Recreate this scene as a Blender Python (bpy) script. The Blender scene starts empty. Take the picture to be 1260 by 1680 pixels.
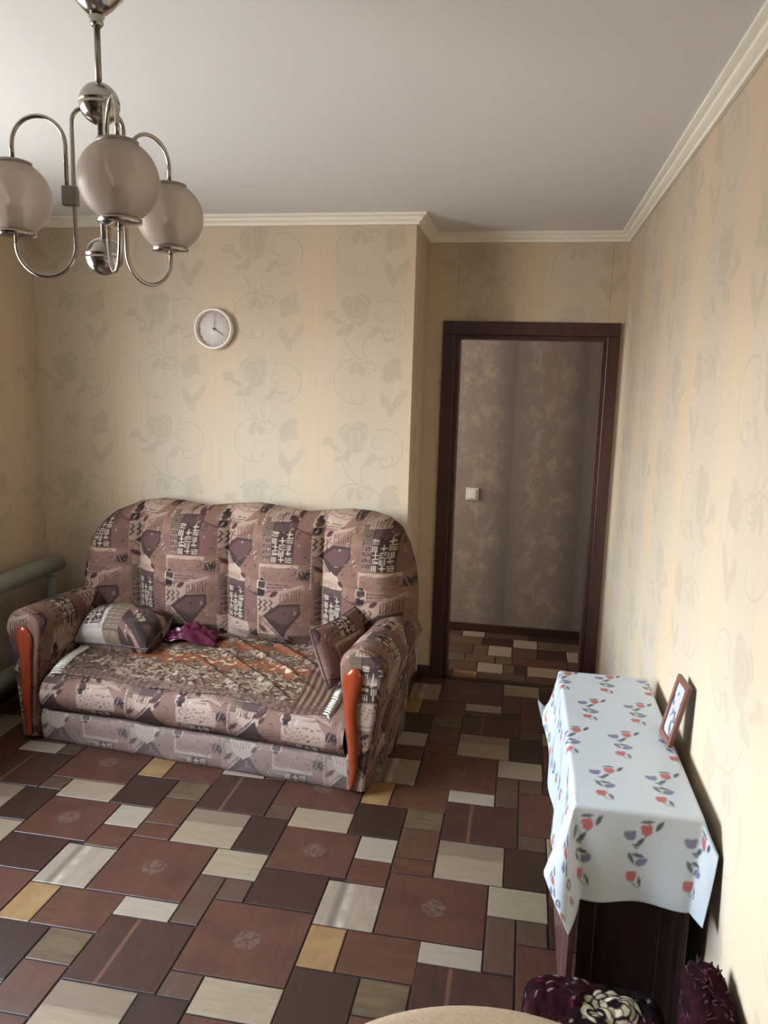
import bpy, math, random
import numpy as np
from mathutils import Vector, Matrix

C = bpy.context.scene.collection
SC = bpy.context.scene
PI = math.pi

# ------------------------------------------------------------------ camera
def setup_camera():
    f, p, y, r = 1261.5, .168827, .176765, .026895
    fwd = Vector((-math.sin(y) * math.cos(p), math.cos(y) * math.cos(p), -math.sin(p)))
    right = Vector((math.cos(y), math.sin(y), 0))
    up = right.cross(fwd)
    r2 = math.cos(r) * right + math.sin(r) * up
    u2 = -math.sin(r) * right + math.cos(r) * up
    cam = bpy.data.cameras.new('camera')
    cam.sensor_fit = 'VERTICAL'
    cam.sensor_height = 24
    cam.lens = f * 24 / 1680
    cam.clip_start = .02
    o = bpy.data.objects.new('camera', cam)
    C.objects.link(o)
    m = Matrix((r2, u2, -fwd)).transposed().to_4x4()
    m.translation = (0, 0, 1.71)
    o.matrix_world = m
    SC.camera = o
setup_camera()

# room numbers (metres; camera stands at x=0, y=0)
XL, XR, YS, YD, XA, ZC, YF = -2.6, .49, 3.82, 4.31, -.56, 2.5, -1.9
YH = 5.22
WY0, WY1, WZ0, WZ1 = .8, 2.4, .85, 2.3      # window in the left wall

# ------------------------------------------------------------------ light
def setup_light():
    w = bpy.data.worlds.new('world')
    SC.world = w
    w.use_nodes = True
    nt = w.node_tree
    bg = nt.nodes['Background']
    tc = nt.nodes.new('ShaderNodeTexCoord')
    sep = nt.nodes.new('ShaderNodeSeparateXYZ')
    mr = nt.nodes.new('ShaderNodeMapRange')
    mr.inputs[1].default_value = -.25
    mr.inputs[2].default_value = .45
    cr = nt.nodes.new('ShaderNodeValToRGB')
    e = cr.color_ramp.elements
    e[0].position, e[0].color = 0, (.22, .21, .20, 1)
    e[1].position, e[1].color = 1, (.77, .93, 1.14, 1)
    k = e.new(.36); k.color = (.36, .35, .34, 1)
    k = e.new(.5); k.color = (.94, 1.0, 1.06, 1)
    nt.links.new(tc.outputs['Generated'], sep.inputs[0])
    nt.links.new(sep.outputs[2], mr.inputs[0])
    nt.links.new(mr.outputs[0], cr.inputs[0])
    nt.links.new(cr.outputs[0], bg.inputs[0])
    bg.inputs[1].default_value = 45.0
    # portal in the window opening, so that the daylight is sampled through it
    l = bpy.data.lights.new('window_portal', 'AREA')
    l.shape = 'RECTANGLE'
    l.size, l.size_y = WZ1 - WZ0, WY1 - WY0
    l.cycles.is_portal = True
    o = bpy.data.objects.new('window_portal', l)
    C.objects.link(o)
    o.location = (XL - .16, (WY0 + WY1) / 2, (WZ0 + WZ1) / 2)
    o.rotation_euler = (0, -PI / 2, 0)
    # added fill lamp at the hall's unseen left end, to brighten the hall
    l = bpy.data.lights.new('hall_fill', 'AREA')
    l.shape = 'RECTANGLE'
    l.size, l.size_y = .8, 1.6
    l.energy = 30
    l.color = (1, .95, .9)
    o = bpy.data.objects.new('hall_fill', l)
    C.objects.link(o)
    o.location = (-1.75, 4.8, 1.4)
    o.rotation_euler = (PI / 2, 0, -PI / 2)
setup_light()
SC.view_settings.view_transform = 'Standard'
SC.view_settings.look = 'None'
SC.view_settings.gamma = 1
SC.view_settings.use_curve_mapping = False
SC.view_settings.exposure = 0.33
SC.cycles.use_denoising = True
SC.cycles.max_bounces = 10
SC.cycles.diffuse_bounces = 6
SC.cycles.sample_clamp_indirect = 8

# ------------------------------------------------------------------ materials
ALB = .64      # overall reflectance of the room's surfaces
def lin(c):
    c = np.asarray(c, float) / 255.
    return ALB * np.where(c <= .04045, c / 12.92, ((c + .055) / 1.055) ** 2.4)
def L4(*c):
    return tuple(float(x) for x in lin(c)) + (1.,)

class N:
    """tiny expression builder over a node tree"""
    def __init__(s, nt): s.nt = nt
    def node(s, t, **k):
        n = s.nt.nodes.new(t)
        for a, b in k.items(): setattr(n, a, b)
        return n
    def put(s, sock, v):
        if hasattr(v, 'is_linked') or isinstance(v, bpy.types.NodeSocket): s.nt.links.new(v, sock)
        elif v is not None: sock.default_value = v
    def m(s, op, a, b=None, c=None, clamp=False):
        n = s.node('ShaderNodeMath', operation=op, use_clamp=clamp)
        for i, v in enumerate((a, b, c)):
            if v is not None: s.put(n.inputs[i], v)
        return n.outputs[0]
    def vm(s, op, a, b=None, out=0):
        n = s.node('ShaderNodeVectorMath', operation=op)
        s.put(n.inputs[0], a)
        if b is not None: s.put(n.inputs[1], b)
        return n.outputs[out]
    def xyz(s, x, y, z=0.):
        n = s.node('ShaderNodeCombineXYZ')
        for i, v in enumerate((x, y, z)): s.put(n.inputs[i], v)
        return n.outputs[0]
    def sep(s, v):
        n = s.node('ShaderNodeSeparateXYZ'); s.put(n.inputs[0], v); return n.outputs
    def ramp(s, v, a, b, c=0., d=1., smooth=True):
        n = s.node('ShaderNodeMapRange', interpolation_type='SMOOTHSTEP' if smooth else 'LINEAR')
        for i, q in enumerate((v, a, b, c, d)): s.put(n.inputs[i], q)
        return n.outputs[0]
    def mix(s, f, a, b, blend='MIX'):
        n = s.node('ShaderNodeMix', data_type='RGBA', blend_type=blend)
        s.put(n.inputs[0], f); s.put(n.inputs[6], a); s.put(n.inputs[7], b)
        return n.outputs[2]
    def noise(s, vec, scale, detail=3., rough=.5, out=0):
        n = s.node('ShaderNodeTexNoise')
        s.put(n.inputs['Vector'], vec)
        n.inputs['Scale'].default_value = scale
        n.inputs['Detail'].default_value = detail
        n.inputs['Roughness'].default_value = rough
        return n.outputs[out]
    def scale(s, vec, v):
        return s.vm('MULTIPLY', vec, v)
    def bump(s, h, strength=.3, dist=.01):
        n = s.node('ShaderNodeBump')
        n.inputs['Strength'].default_value = strength
        n.inputs['Distance'].default_value = dist
        s.put(n.inputs['Height'], h)
        return n.outputs[0]

def mat(name, rough=.5, metal=0., color=None, spec=.5):
    m = bpy.data.materials.new(name)
    m.use_nodes = True
    b = m.node_tree.nodes['Principled BSDF']
    b.inputs['Roughness'].default_value = rough
    b.inputs['Metallic'].default_value = metal
    b.inputs['Specular IOR Level'].default_value = spec
    if color: b.inputs['Base Color'].default_value = L4(*color)
    return m, N(m.node_tree), b

def m_plain(name, color, rough=.5, metal=0., spec=.5, var=.12, scale=30, alb=ALB):
    m, n, b = mat(name, rough, metal, None, spec)
    tc = n.node('ShaderNodeTexCoord').outputs['Object']
    f = n.noise(tc, scale, 4)
    c = np.array(color, float)
    g = lambda q: tuple(x * alb / ALB for x in L4(*q)[:3]) + (1.,)
    col = n.mix(f, g(c * (1 - var)), g(np.minimum(c * (1 + var), 255)))
    n.put(b.inputs['Base Color'], col)
    return m

def m_wood(name, ca, cb, axis=2, rough=.35, scale=1., spec=.5):
    m, n, b = mat(name, rough, 0, None, spec)
    tc = n.node('ShaderNodeTexCoord').outputs['Object']
    s = [18 * scale] * 3; s[axis] = 1.6 * scale
    f = n.noise(n.scale(tc, tuple(s)), 1.5, 5, .6)
    n.put(b.inputs['Base Color'], n.mix(n.ramp(f, .3, .7), L4(*ca), L4(*cb)))
    return m

def m_vcol(name, rough=.85, bump=.25, bscale=220, spec=.2, sheen=0., dark=.22):
    m, n, b = mat(name, rough, 0, None, spec)
    at = n.node('ShaderNodeAttribute', attribute_name='Col')
    tc = n.node('ShaderNodeTexCoord').outputs['Object']
    f = n.noise(tc, bscale, 2)
    col = n.mix(n.ramp(f, .2, .8, 0, dark), at.outputs['Color'], (.02, .015, .015, 1))
    n.put(b.inputs['Base Color'], col)
    n.put(b.inputs['Normal'], n.bump(f, bump, .002))
    b.inputs['Sheen Weight'].default_value = sheen
    return m

def m_wallpaper(name, axis, off=-.845):
    """cream floral wallpaper: vertical 0.53 m drops with half-drop roses, leaves and scrolls"""
    m, n, b = mat(name, .55, 0, None, .35)
    pos = n.node('ShaderNodeNewGeometry').outputs['Position']
    x, y, z = n.sep(pos)
    h = x if axis == 'x' else y
    W, H = .53, .63
    q = n.m('DIVIDE', n.m('SUBTRACT', h, off - .2), W)
    i = n.m('FLOOR', q)
    lx = n.m('SUBTRACT', n.m('MULTIPLY', n.m('FRACT', q), W), .2)
    zz = n.m('SUBTRACT', n.m('ADD', z, n.m('MULTIPLY', i, .315)), 2.058 + .10)
    lz = n.m('MULTIPLY', n.m('SUBTRACT', n.m('FRACT', n.m('DIVIDE', zz, H)), 1.), H)
    lz = n.m('ADD', lz, .10)
    p0 = n.xyz(lx, lz)
    wob = n.vm('SUBTRACT', n.noise(pos, 26, 2, .5, 1), (.5, .5, .5))
    p = n.vm('ADD', p0, n.scale(wob, (.028, .028, 0)))
    rough_n = n.noise(pos, 95, 2)
    def disc(cx, cz, r, soft=.006):
        return n.ramp(n.vm('DISTANCE', p, (cx, cz, 0), 1), r + soft, r - soft)
    def ell(cx, cz, a, bb, ang):
        mp = n.node('ShaderNodeMapping', vector_type='TEXTURE')
        mp.inputs['Location'].default_value = (cx, cz, 0)
        mp.inputs['Rotation'].default_value = (0, 0, math.radians(ang))
        mp.inputs['Scale'].default_value = (a, bb, 1)
        n.put(mp.inputs['Vector'], p)
        return n.ramp(n.vm('LENGTH', mp.outputs[0], None, 1), 1.15, .85)
    def arc(cx, cz, r, dirang, cosw, w=.0028):
        d = n.vm('DISTANCE', p0, (cx, cz, 0), 1)
        a = n.ramp(n.m('ABSOLUTE', n.m('SUBTRACT', d, r)), w * 1.7, w * .5)
        rel = n.vm('SUBTRACT', p0, (cx, cz, 0))
        t = math.radians(dirang)
        dp = n.vm('DOT_PRODUCT', rel, (math.cos(t), math.sin(t), 0), 1)
        return n.m('MULTIPLY', a, n.m('GREATER_THAN', dp, cosw * r))
    def mx(l):
        o = l[0]
        for k in l[1:]: o = n.m('MAXIMUM', o, k)
        return o
    # petals: rings inside the rose
    dr = n.vm('DISTANCE', p, (0, 0, 0), 1)
    pet = n.ramp(n.m('SINE', n.m('MULTIPLY', dr, 190.)), -.6, .6, .62, 1.)
    roses = n.m('MULTIPLY', mx([disc(0, 0, .066), disc(.03, .035, .04), disc(-.035, .02, .042), disc(.01, -.045, .04)]), pet)
    leaves = mx([disc(.185, -.30, .05), ell(.165, -.33, .035, .022, 60), ell(.215, -.32, .03, .02, -40),
                 ell(.20, -.255, .03, .02, 20), ell(.225, -.44, .058, .021, 55), ell(.155, -.455, .05, .02, 112),
                 ell(.185, -.49, .04, .018, 80), ell(-.14, -.03, .034, .022, 20), ell(-.10, -.06, .03, .014, -30),
                 ell(-.035, -.10, .036, .018, 70), ell(-.075, -.115, .03, .014, 20), ell(-.01, -.29, .04, .016, 70),
                 ell(.03, -.30, .02, .03, 10), ell(.085, -.12, .034, .016, 50), ell(.10, -.10, .02, .014, 0)])
    lines = mx([arc(.15, -.055, .098, 10, -.35), arc(.165, -.115, .034, -70, -.5), arc(.16, -.115, .014, 90, -.2),
                arc(0, -.355, .112, 175, -.25), arc(.015, -.435, .032, -80, -.5), arc(.066, -.284, .032, 0, -.6),
                arc(.10, -.10, .165, 215, .62), arc(.12, -.19, .085, 140, .2), arc(.066, -.284, .013, 180, -.6),
                arc(.12, -.03, .03, 200, -.4), arc(.06, -.36, .10, 60, .5)])
    pat = n.m('MAXIMUM', n.m('MULTIPLY', n.m('MAXIMUM', roses, n.m('MULTIPLY', leaves, .9)),
                             n.ramp(rough_n, .25, .7, .65, 1.)), n.m('MULTIPLY', lines, .8))
    # broad colour drift across one drop: grey-beige under the flowers, warm between them
    ph = n.m('ABSOLUTE', n.m('SUBTRACT', lx, .045))
    warm = n.ramp(ph, .06, .22)
    big = n.noise(pos, 2.2, 2)
    base = n.mix(warm, L4(229, 212, 188), L4(241, 216, 182))
    base = n.mix(n.ramp(big, .35, .7, 0, .5), base, L4(234, 219, 196))
    st = n.xyz(n.m('MULTIPLY', h, 60.), n.m('MULTIPLY', z, 2.))
    base = n.mix(n.ramp(n.noise(st, 1., 3), .3, .8, 0, .16), base, L4(200, 186, 150))
    col = n.mix(n.m('MULTIPLY', pat, .40), base, L4(184, 172, 148))
    n.put(b.inputs['Base Color'], col)
    ht = n.m('ADD', n.m('MULTIPLY', pat, .6), n.m('MULTIPLY', n.noise(n.scale(pos, (140, 140, 420)), 1, 2), .4))
    n.put(b.inputs['Normal'], n.bump(ht, .18, .002))
    return m

def m_hallpaper():
    m, n, b = mat('hall_wallpaper', .6, 0, None, .3)
    pos = n.node('ShaderNodeNewGeometry').outputs['Position']
    x, y, z = n.sep(pos)
    h = n.m('ADD', x, n.m('MULTIPLY', y, .8))
    fr = n.m('FRACT', n.m('DIVIDE', n.m('ADD', h, .03), .46))
    band = n.m('MULTIPLY', n.ramp(fr, .0, .3), n.ramp(fr, 1., .62))
    blot = n.ramp(n.noise(n.scale(pos, (9, 9, 7)), 1., 6, .7), .47, .62)
    fine = n.noise(pos, 70, 3)
    col = n.mix(band, L4(160, 150, 142), L4(178, 162, 150))
    col = n.mix(n.ramp(fr, .62, .95, 0, .45), col, L4(134, 118, 108))
    col = n.mix(n.m('MULTIPLY', n.m('MULTIPLY', blot, band), .65), col, L4(214, 198, 170))
    col = n.mix(n.ramp(fine, .3, .8, 0, .25), col, L4(140, 122, 106))
    n.put(b.inputs['Base Color'], col)
    return m

def m_ceiling():
    m, n, b = mat('ceiling_paint', .9, 0, None, .2)
    pos = n.node('ShaderNodeNewGeometry').outputs['Position']
    f = n.noise(n.scale(pos, (60, 90, 60)), 1., 4, .6)
    n.put(b.inputs['Base Color'], n.mix(f, (.70, .695, .68, 1), (.74, .735, .72, 1)))
    n.put(b.inputs['Normal'], n.bump(f, .15, .003))
    return m

MAT = {}
MAT['paper_x'] = m_wallpaper('floral_wallpaper_facing', 'x')
MAT['paper_y'] = m_wallpaper('floral_wallpaper_sides', 'y', .1)
MAT['hall_paper'] = m_hallpaper()
MAT['ceiling'] = m_ceiling()
MAT['white'] = m_plain('white_moulding', (232, 226, 212), .5, var=.03, alb=1.)
MAT['brown_skirting'] = m_wood('brown_skirting', (66, 42, 34), (86, 56, 44), 0, .4)
MAT['door_wood'] = m_wood('maroon_door_wood', (70, 40, 36), (88, 52, 46), 2, .38)
MAT['plaster'] = m_plain('window_reveal', (225, 222, 214), .7, var=.03)
MAT['window_white'] = m_plain('window_frame_white', (235, 235, 232), .35, var=.02)
MAT['brown_plaster'] = m_plain('brown_front_wall', (120, 104, 90), .8)
MAT['joint'] = m_plain('dark_floor_joint', (44, 30, 24), .5, var=.2)
MAT['chrome'] = m_plain('brushed_nickel', (206, 198, 186), .2, 1., var=.06)
MAT['chrome_dull'] = m_plain('dull_nickel', (176, 166, 152), .42, 1., var=.08)
MAT['orange_wood'] = m_wood('varnished_orange_wood', (138, 54, 32), (170, 74, 42), 2, .14, .6)
MAT['dark_wood'] = m_wood('dark_table_wood', (40, 24, 26), (56, 34, 34), 2, .3)
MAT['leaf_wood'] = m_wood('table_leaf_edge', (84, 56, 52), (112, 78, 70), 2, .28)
MAT['radiator'] = m_plain('radiator_paint', (160, 164, 152), .45, var=.05)
MAT['plastic'] = m_plain('white_plastic', (226, 224, 212), .35, var=.03, alb=.85)
MAT['clock_rim'] = m_plain('clock_rim_white', (240, 234, 224), .3, var=.02, alb=.95)
MAT['clock_face'] = m_plain('clock_face', (222, 212, 208), .5, var=.03, alb=.85)
MAT['clock_hand'] = m_plain('clock_hand', (96, 84, 88), .4, var=.05)
MAT['clock_mark'] = m_plain('clock_mark', (186, 174, 176), .4, var=.05)
MAT['frame_wood'] = m_wood('frame_brown_wood', (128, 84, 70), (152, 102, 84), 2, .35)
MAT['fabric'] = m_vcol('patchwork_upholstery', .8, .3, 260, .25)
MAT['coverlet'] = m_vcol('woven_coverlet', .9, .5, 160, .15)
MAT['oilcloth'] = m_vcol('oilcloth', .3, .03, 60, .5, 0., .02)
MAT['plush'] = m_vcol('plush_rose_pile', 1., .8, 130, .02)
MAT['fringe'] = m_plain('cream_fringe', (226, 220, 200), .9, var=.1)
MAT['plush_yarn'] = m_plain('burgundy_yarn', (58, 18, 30), .95, var=.3)
MAT['beige'] = m_plain('beige_velour', (178, 152, 122), .95, var=.14, scale=160)
MAT['beige_pipe'] = m_plain('beige_piping', (160, 134, 106), .9, var=.1, scale=90)
MAT['scarf'] = m_vcol('crimson_scarf', .8, .4, 150, .2)
MAT['photo'] = m_vcol('photo_print', .25, .02, 60, .5)

def m_globe():
    m, n, b = mat('frosted_pink_glass', .35)
    nt = m.node_tree
    out = nt.nodes['Material Output']
    tc = n.node('ShaderNodeTexCoord').outputs['Object']
    f = n.noise(tc, 90, 3)
    b.inputs['Base Color'].default_value = L4(240, 224, 210)
    n.put(b.inputs['Normal'], n.bump(f, .12, .001))
    tl = n.node('ShaderNodeBsdfTranslucent'); tl.inputs[0].default_value = L4(250, 236, 224)
    tr = n.node('ShaderNodeBsdfTransparent'); tr.inputs[0].default_value = L4(252, 244, 236)
    m1 = n.node('ShaderNodeMixShader'); m1.inputs[0].default_value = .5
    nt.links.new(b.outputs[0], m1.inputs[1]); nt.links.new(tl.outputs[0], m1.inputs[2])
    m2 = n.node('ShaderNodeMixShader'); m2.inputs[0].default_value = .36
    nt.links.new(m1.outputs[0], m2.inputs[1]); nt.links.new(tr.outputs[0], m2.inputs[2])
    nt.links.new(m2.outputs[0], out.inputs[0])
    return m
MAT['globe'] = m_globe()
def m_pane():
    m, n, b = mat('window_glass', .02)
    nt = m.node_tree
    tr = n.node('ShaderNodeBsdfTransparent')
    gl = n.node('ShaderNodeBsdfGlossy'); gl.inputs[1].default_value = .03
    mx = n.node('ShaderNodeMixShader'); mx.inputs[0].default_value = .06
    nt.links.new(tr.outputs[0], mx.inputs[1]); nt.links.new(gl.outputs[0], mx.inputs[2])
    nt.links.new(mx.outputs[0], nt.nodes['Material Output'].inputs[0])
    return m
MAT['pane'] = m_pane()

# ------------------------------------------------------------------ mesh helpers
class MB:
    def __init__(s): s.v = []; s.f = []; s.sm = []
    def add(s, vs, fs, smooth=False):
        o = len(s.v)
        s.v += [tuple(map(float, p)) for p in vs]
        s.f += [tuple(i + o for i in f) for f in fs]
        s.sm += [smooth] * len(fs)
        return s
    def box(s, x0, x1, y0, y1, z0, z1, b=0.):
        if b <= 0:
            vs = [(x, y, z) for z in (z0, z1) for y in (y0, y1) for x in (x0, x1)]
            return s.add(vs, [(0, 2, 3, 1), (4, 5, 7, 6), (0, 1, 5, 4), (2, 6, 7, 3), (0, 4, 6, 2), (1, 3, 7, 5)])
        import bmesh
        bm = bmesh.new()
        bmesh.ops.create_cube(bm, size=1)
        for v in bm.verts:
            v.co = ((x0 + x1) / 2 + v.co.x * (x1 - x0), (y0 + y1) / 2 + v.co.y * (y1 - y0), (z0 + z1) / 2 + v.co.z * (z1 - z0))
        bmesh.ops.bevel(bm, geom=bm.edges[:], offset=b, segments=2, affect='EDGES', profile=.5)
        bm.verts.index_update()
        s.add([v.co for v in bm.verts], [[v.index for v in f.verts] for f in bm.faces])
        bm.free()
        return s
    def tube(s, pts, r, seg=10, cap=True):
        pts = [Vector(p) for p in pts]
        rs = r if hasattr(r, '__len__') else [r] * len(pts)
        t0 = (pts[1] - pts[0]).normalized()
        nrm = t0.orthogonal().normalized()
        vs = []
        for i, p in enumerate(pts):
            a = pts[max(i - 1, 0)]; c = pts[min(i + 1, len(pts) - 1)]
            t = (c - a).normalized()
            nrm = (nrm - t * nrm.dot(t)).normalized()
            bn = t.cross(nrm)
            for k in range(seg):
                q = 2 * PI * k / seg
                vs.append(p + (nrm * math.cos(q) + bn * math.sin(q)) * rs[i])
        fs = []
        for i in range(len(pts) - 1):
            for k in range(seg):
                a = i * seg + k; b2 = i * seg + (k + 1) % seg
                fs.append((a, b2, b2 + seg, a + seg))
        if cap:
            fs.append(tuple(range(seg))[::-1]); fs.append(tuple(range((len(pts) - 1) * seg, len(pts) * seg)))
        return s.add(vs, fs, True)
    def lathe(s, prof, seg=28, at=(0, 0, 0), ax='z'):
        vs = []
        for r, z in prof:
            for k in range(seg):
                q = 2 * PI * k / seg
                x, y, w = r * math.cos(q), r * math.sin(q), z
                if ax == 'y': x, y, w = x, w, -y
                vs.append((at[0] + x, at[1] + y, at[2] + w))
        fs = []
        for i in range(len(prof) - 1):
            for k in range(seg):
                a = i * seg + k; b2 = i * seg + (k + 1) % seg
                fs.append((a, b2, b2 + seg, a + seg))
        return s.add(vs, fs, True)
    def prism(s, poly, z0, z1):
        k = len(poly)
        vs = [(x, y, z0) for x, y in poly] + [(x, y, z1) for x, y in poly]
        fs = [tuple(range(k))[::-1], tuple(range(k, 2 * k))] + [(i, (i + 1) % k, k + (i + 1) % k, k + i) for i in range(k)]
        return s.add(vs, fs)
    def build(s, name, m, parent=None, mod=None):
        me = bpy.data.meshes.new(name)
        me.from_pydata(s.v, [], s.f)
        me.polygons.foreach_set('use_smooth', s.sm)
        if m: me.materials.append(MAT[m] if isinstance(m, str) else m)
        me.update()
        return link(name, me, parent)

def link(name, me, parent=None):
    o = bpy.data.objects.new(name, me)
    C.objects.link(o)
    if parent is not None: o.parent = parent
    return o

def sheet(name, P, m, parent=None, col=None, closed=False, solid=0., offset=1.):
    """grid mesh from an (nv,nu,3) position array, with an optional colour per vertex"""
    nv, nu = P.shape[:2]
    me = bpy.data.meshes.new(name)
    me.vertices.add(nv * nu)
    me.vertices.foreach_set('co', P.reshape(-1).astype(np.float32))
    i = np.arange(nv * nu).reshape(nv, nu)
    if closed:
        j = np.concatenate([i, i[:, :1]], 1)
    else: j = i
    q = np.stack([j[:-1, :-1], j[:-1, 1:], j[1:, 1:], j[1:, :-1]], -1).reshape(-1, 4)
    me.loops.add(q.size)
    me.loops.foreach_set('vertex_index', q.reshape(-1).astype(np.int32))
    me.polygons.add(len(q))
    me.polygons.foreach_set('loop_start', np.arange(0, q.size, 4, dtype=np.int32))
    me.polygons.foreach_set('use_smooth', np.ones(len(q), bool))
    me.materials.append(MAT[m] if isinstance(m, str) else m)
    me.update(calc_edges=True)
    if col is not None:
        a = me.color_attributes.new('Col', 'FLOAT_COLOR', 'POINT')
        c = np.ones((nv * nu, 4), np.float32)
        c[:, :3] = lin(col.reshape(-1, 3))
        a.data.foreach_set('color', c.reshape(-1))
    o = link(name, me, parent)
    if solid:
        s = o.modifiers.new('thickness', 'SOLIDIFY')
        s.thickness = solid; s.offset = offset
    return o

def empty(name, loc=(0, 0, 0), rz=0., parent=None):
    o = bpy.data.objects.new(name, None)
    C.objects.link(o)
    o.location = loc; o.rotation_euler = (0, 0, rz)
    o.empty_display_size = .1
    if parent is not None: o.parent = parent
    return o
def tag(o, label, cat, group=None, kind=None):
    o['label'] = label; o['category'] = cat
    if group: o['group'] = group
    if kind: o['kind'] = kind
    return o
def struct(o, label=None):
    o['kind'] = 'structure'
    if label: o['label'] = label
    return o

# ------------------------------------------------------------------ numpy noise and painting
RNG = np.random.RandomState(7)
_NT = RNG.rand(256, 256)
def vnoise(x, y):
    x = np.asarray(x, float); y = np.asarray(y, float)
    xi = np.floor(x).astype(int); yi = np.floor(y).astype(int)
    fx = x - xi; fy = y - yi
    fx = fx * fx * (3 - 2 * fx); fy = fy * fy * (3 - 2 * fy)
    g = lambda a, b: _NT[a % 256, b % 256]
    return (g(xi, yi) * (1 - fx) + g(xi + 1, yi) * fx) * (1 - fy) + (g(xi, yi + 1) * (1 - fx) + g(xi + 1, yi + 1) * fx) * fy

class Raster:
    """wrapping colour raster in millimetres; y runs downwards"""
    def __init__(s, w, h, bg):
        s.w, s.h = w, h
        s.a = np.empty((h, w, 3)); s.a[:] = bg
        s.ox = s.oy = 0.; s.k = 1.
    def _blit(s, x0, x1, y0, y1, fn, c, alpha=1.):
        x0, x1, y0, y1 = [int(round(q)) for q in (x0 - 1, x1 + 2, y0 - 1, y1 + 2)]
        X, Y = np.meshgrid(np.arange(x0, x1), np.arange(y0, y1))
        msk = fn(X + .5, Y + .5)
        yy, xx = Y[msk] % s.h, X[msk] % s.w
        s.a[yy, xx] = s.a[yy, xx] * (1 - alpha) + np.array(c, float) * alpha
    def T(s, x, y): return s.ox + x * s.k, s.oy + y * s.k
    def rect(s, x0, y0, x1, y1, c, alpha=1.):
        a, b = s.T(x0, y0); d, e = s.T(x1, y1)
        s._blit(a, d, b, e, lambda X, Y: (X >= a) & (X < d) & (Y >= b) & (Y < e), c, alpha)
    def poly(s, pts, c, alpha=1.):
        p = [s.T(*q) for q in pts]
        xs = [q[0] for q in p]; ys = [q[1] for q in p]
        def ins(X, Y):
            r = np.zeros(X.shape, bool)
            for (x1, y1), (x2, y2) in zip(p, p[1:] + p[:1]):
                if y1 == y2: continue
                cnd = ((y1 > Y) != (y2 > Y)) & (X < (x2 - x1) * (Y - y1) / (y2 - y1) + x1)
                r ^= cnd
            return r
        s._blit(min(xs), max(xs), min(ys), max(ys), ins, c, alpha)
    def line(s, pts, w, c, alpha=1.):
        p = [s.T(*q) for q in pts]; w = w * s.k / 2
        for (x1, y1), (x2, y2) in zip(p[:-1], p[1:]):
            dx, dy = x2 - x1, y2 - y1; l2 = dx * dx + dy * dy + 1e-9
            def f(X, Y):
                t = np.clip(((X - x1) * dx + (Y - y1) * dy) / l2, 0, 1)
                return np.hypot(X - x1 - t * dx, Y - y1 - t * dy) <= w
            s._blit(min(x1, x2) - w, max(x1, x2) + w, min(y1, y2) - w, max(y1, y2) + w, f, c, alpha)
    def ell(s, x, y, rx, ry, ang, c, alpha=1.):
        x, y = s.T(x, y); rx *= s.k; ry *= s.k
        t = math.radians(ang); R = max(rx, ry)
        def f(X, Y):
            a = (X - x) * math.cos(t) + (Y - y) * math.sin(t); b = -(X - x) * math.sin(t) + (Y - y) * math.cos(t)
            return (a / rx) ** 2 + (b / ry) ** 2 <= 1
        s._blit(x - R, x + R, y - R, y + R, f, c, alpha)
    def leaf(s, x, y, l, w, ang, c, rib=None):
        t = math.radians(ang); pts = []
        for i in range(13):
            q = i / 12; pts.append((q * l - l / 2, math.sin(PI * q) ** .8 * w / 2))
        for i in range(12, -1, -1):
            q = i / 12; pts.append((q * l - l / 2, -math.sin(PI * q) ** .8 * w / 2))
        R = [(x + a * math.cos(t) - b * math.sin(t), y + a * math.sin(t) + b * math.cos(t)) for a, b in pts]
        s.poly(R, c)
        if rib is not None: s.line([R[0], R[12]], 3, rib)
    def sample(s, u, v):
        """u, v in metres (v upwards), bilinear with wrap"""
        x = np.asarray(u) * 1000 - .5; y = -np.asarray(v) * 1000 - .5
        xi = np.floor(x).astype(int); yi = np.floor(y).astype(int)
        fx = (x - xi)[..., None]; fy = (y - yi)[..., None]
        g = lambda a, b: s.a[b % s.h, a % s.w]
        return (g(xi, yi) * (1 - fx) + g(xi + 1, yi) * fx) * (1 - fy) + (g(xi, yi + 1) * (1 - fx) + g(xi + 1, yi + 1) * fx) * fy
    def blur(s, n=1):
        for _ in range(n):
            a = s.a
            s.a = (a * 2 + np.roll(a, 1, 0) + np.roll(a, -1, 0) + np.roll(a, 1, 1) + np.roll(a, -1, 1)) / 6

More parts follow.
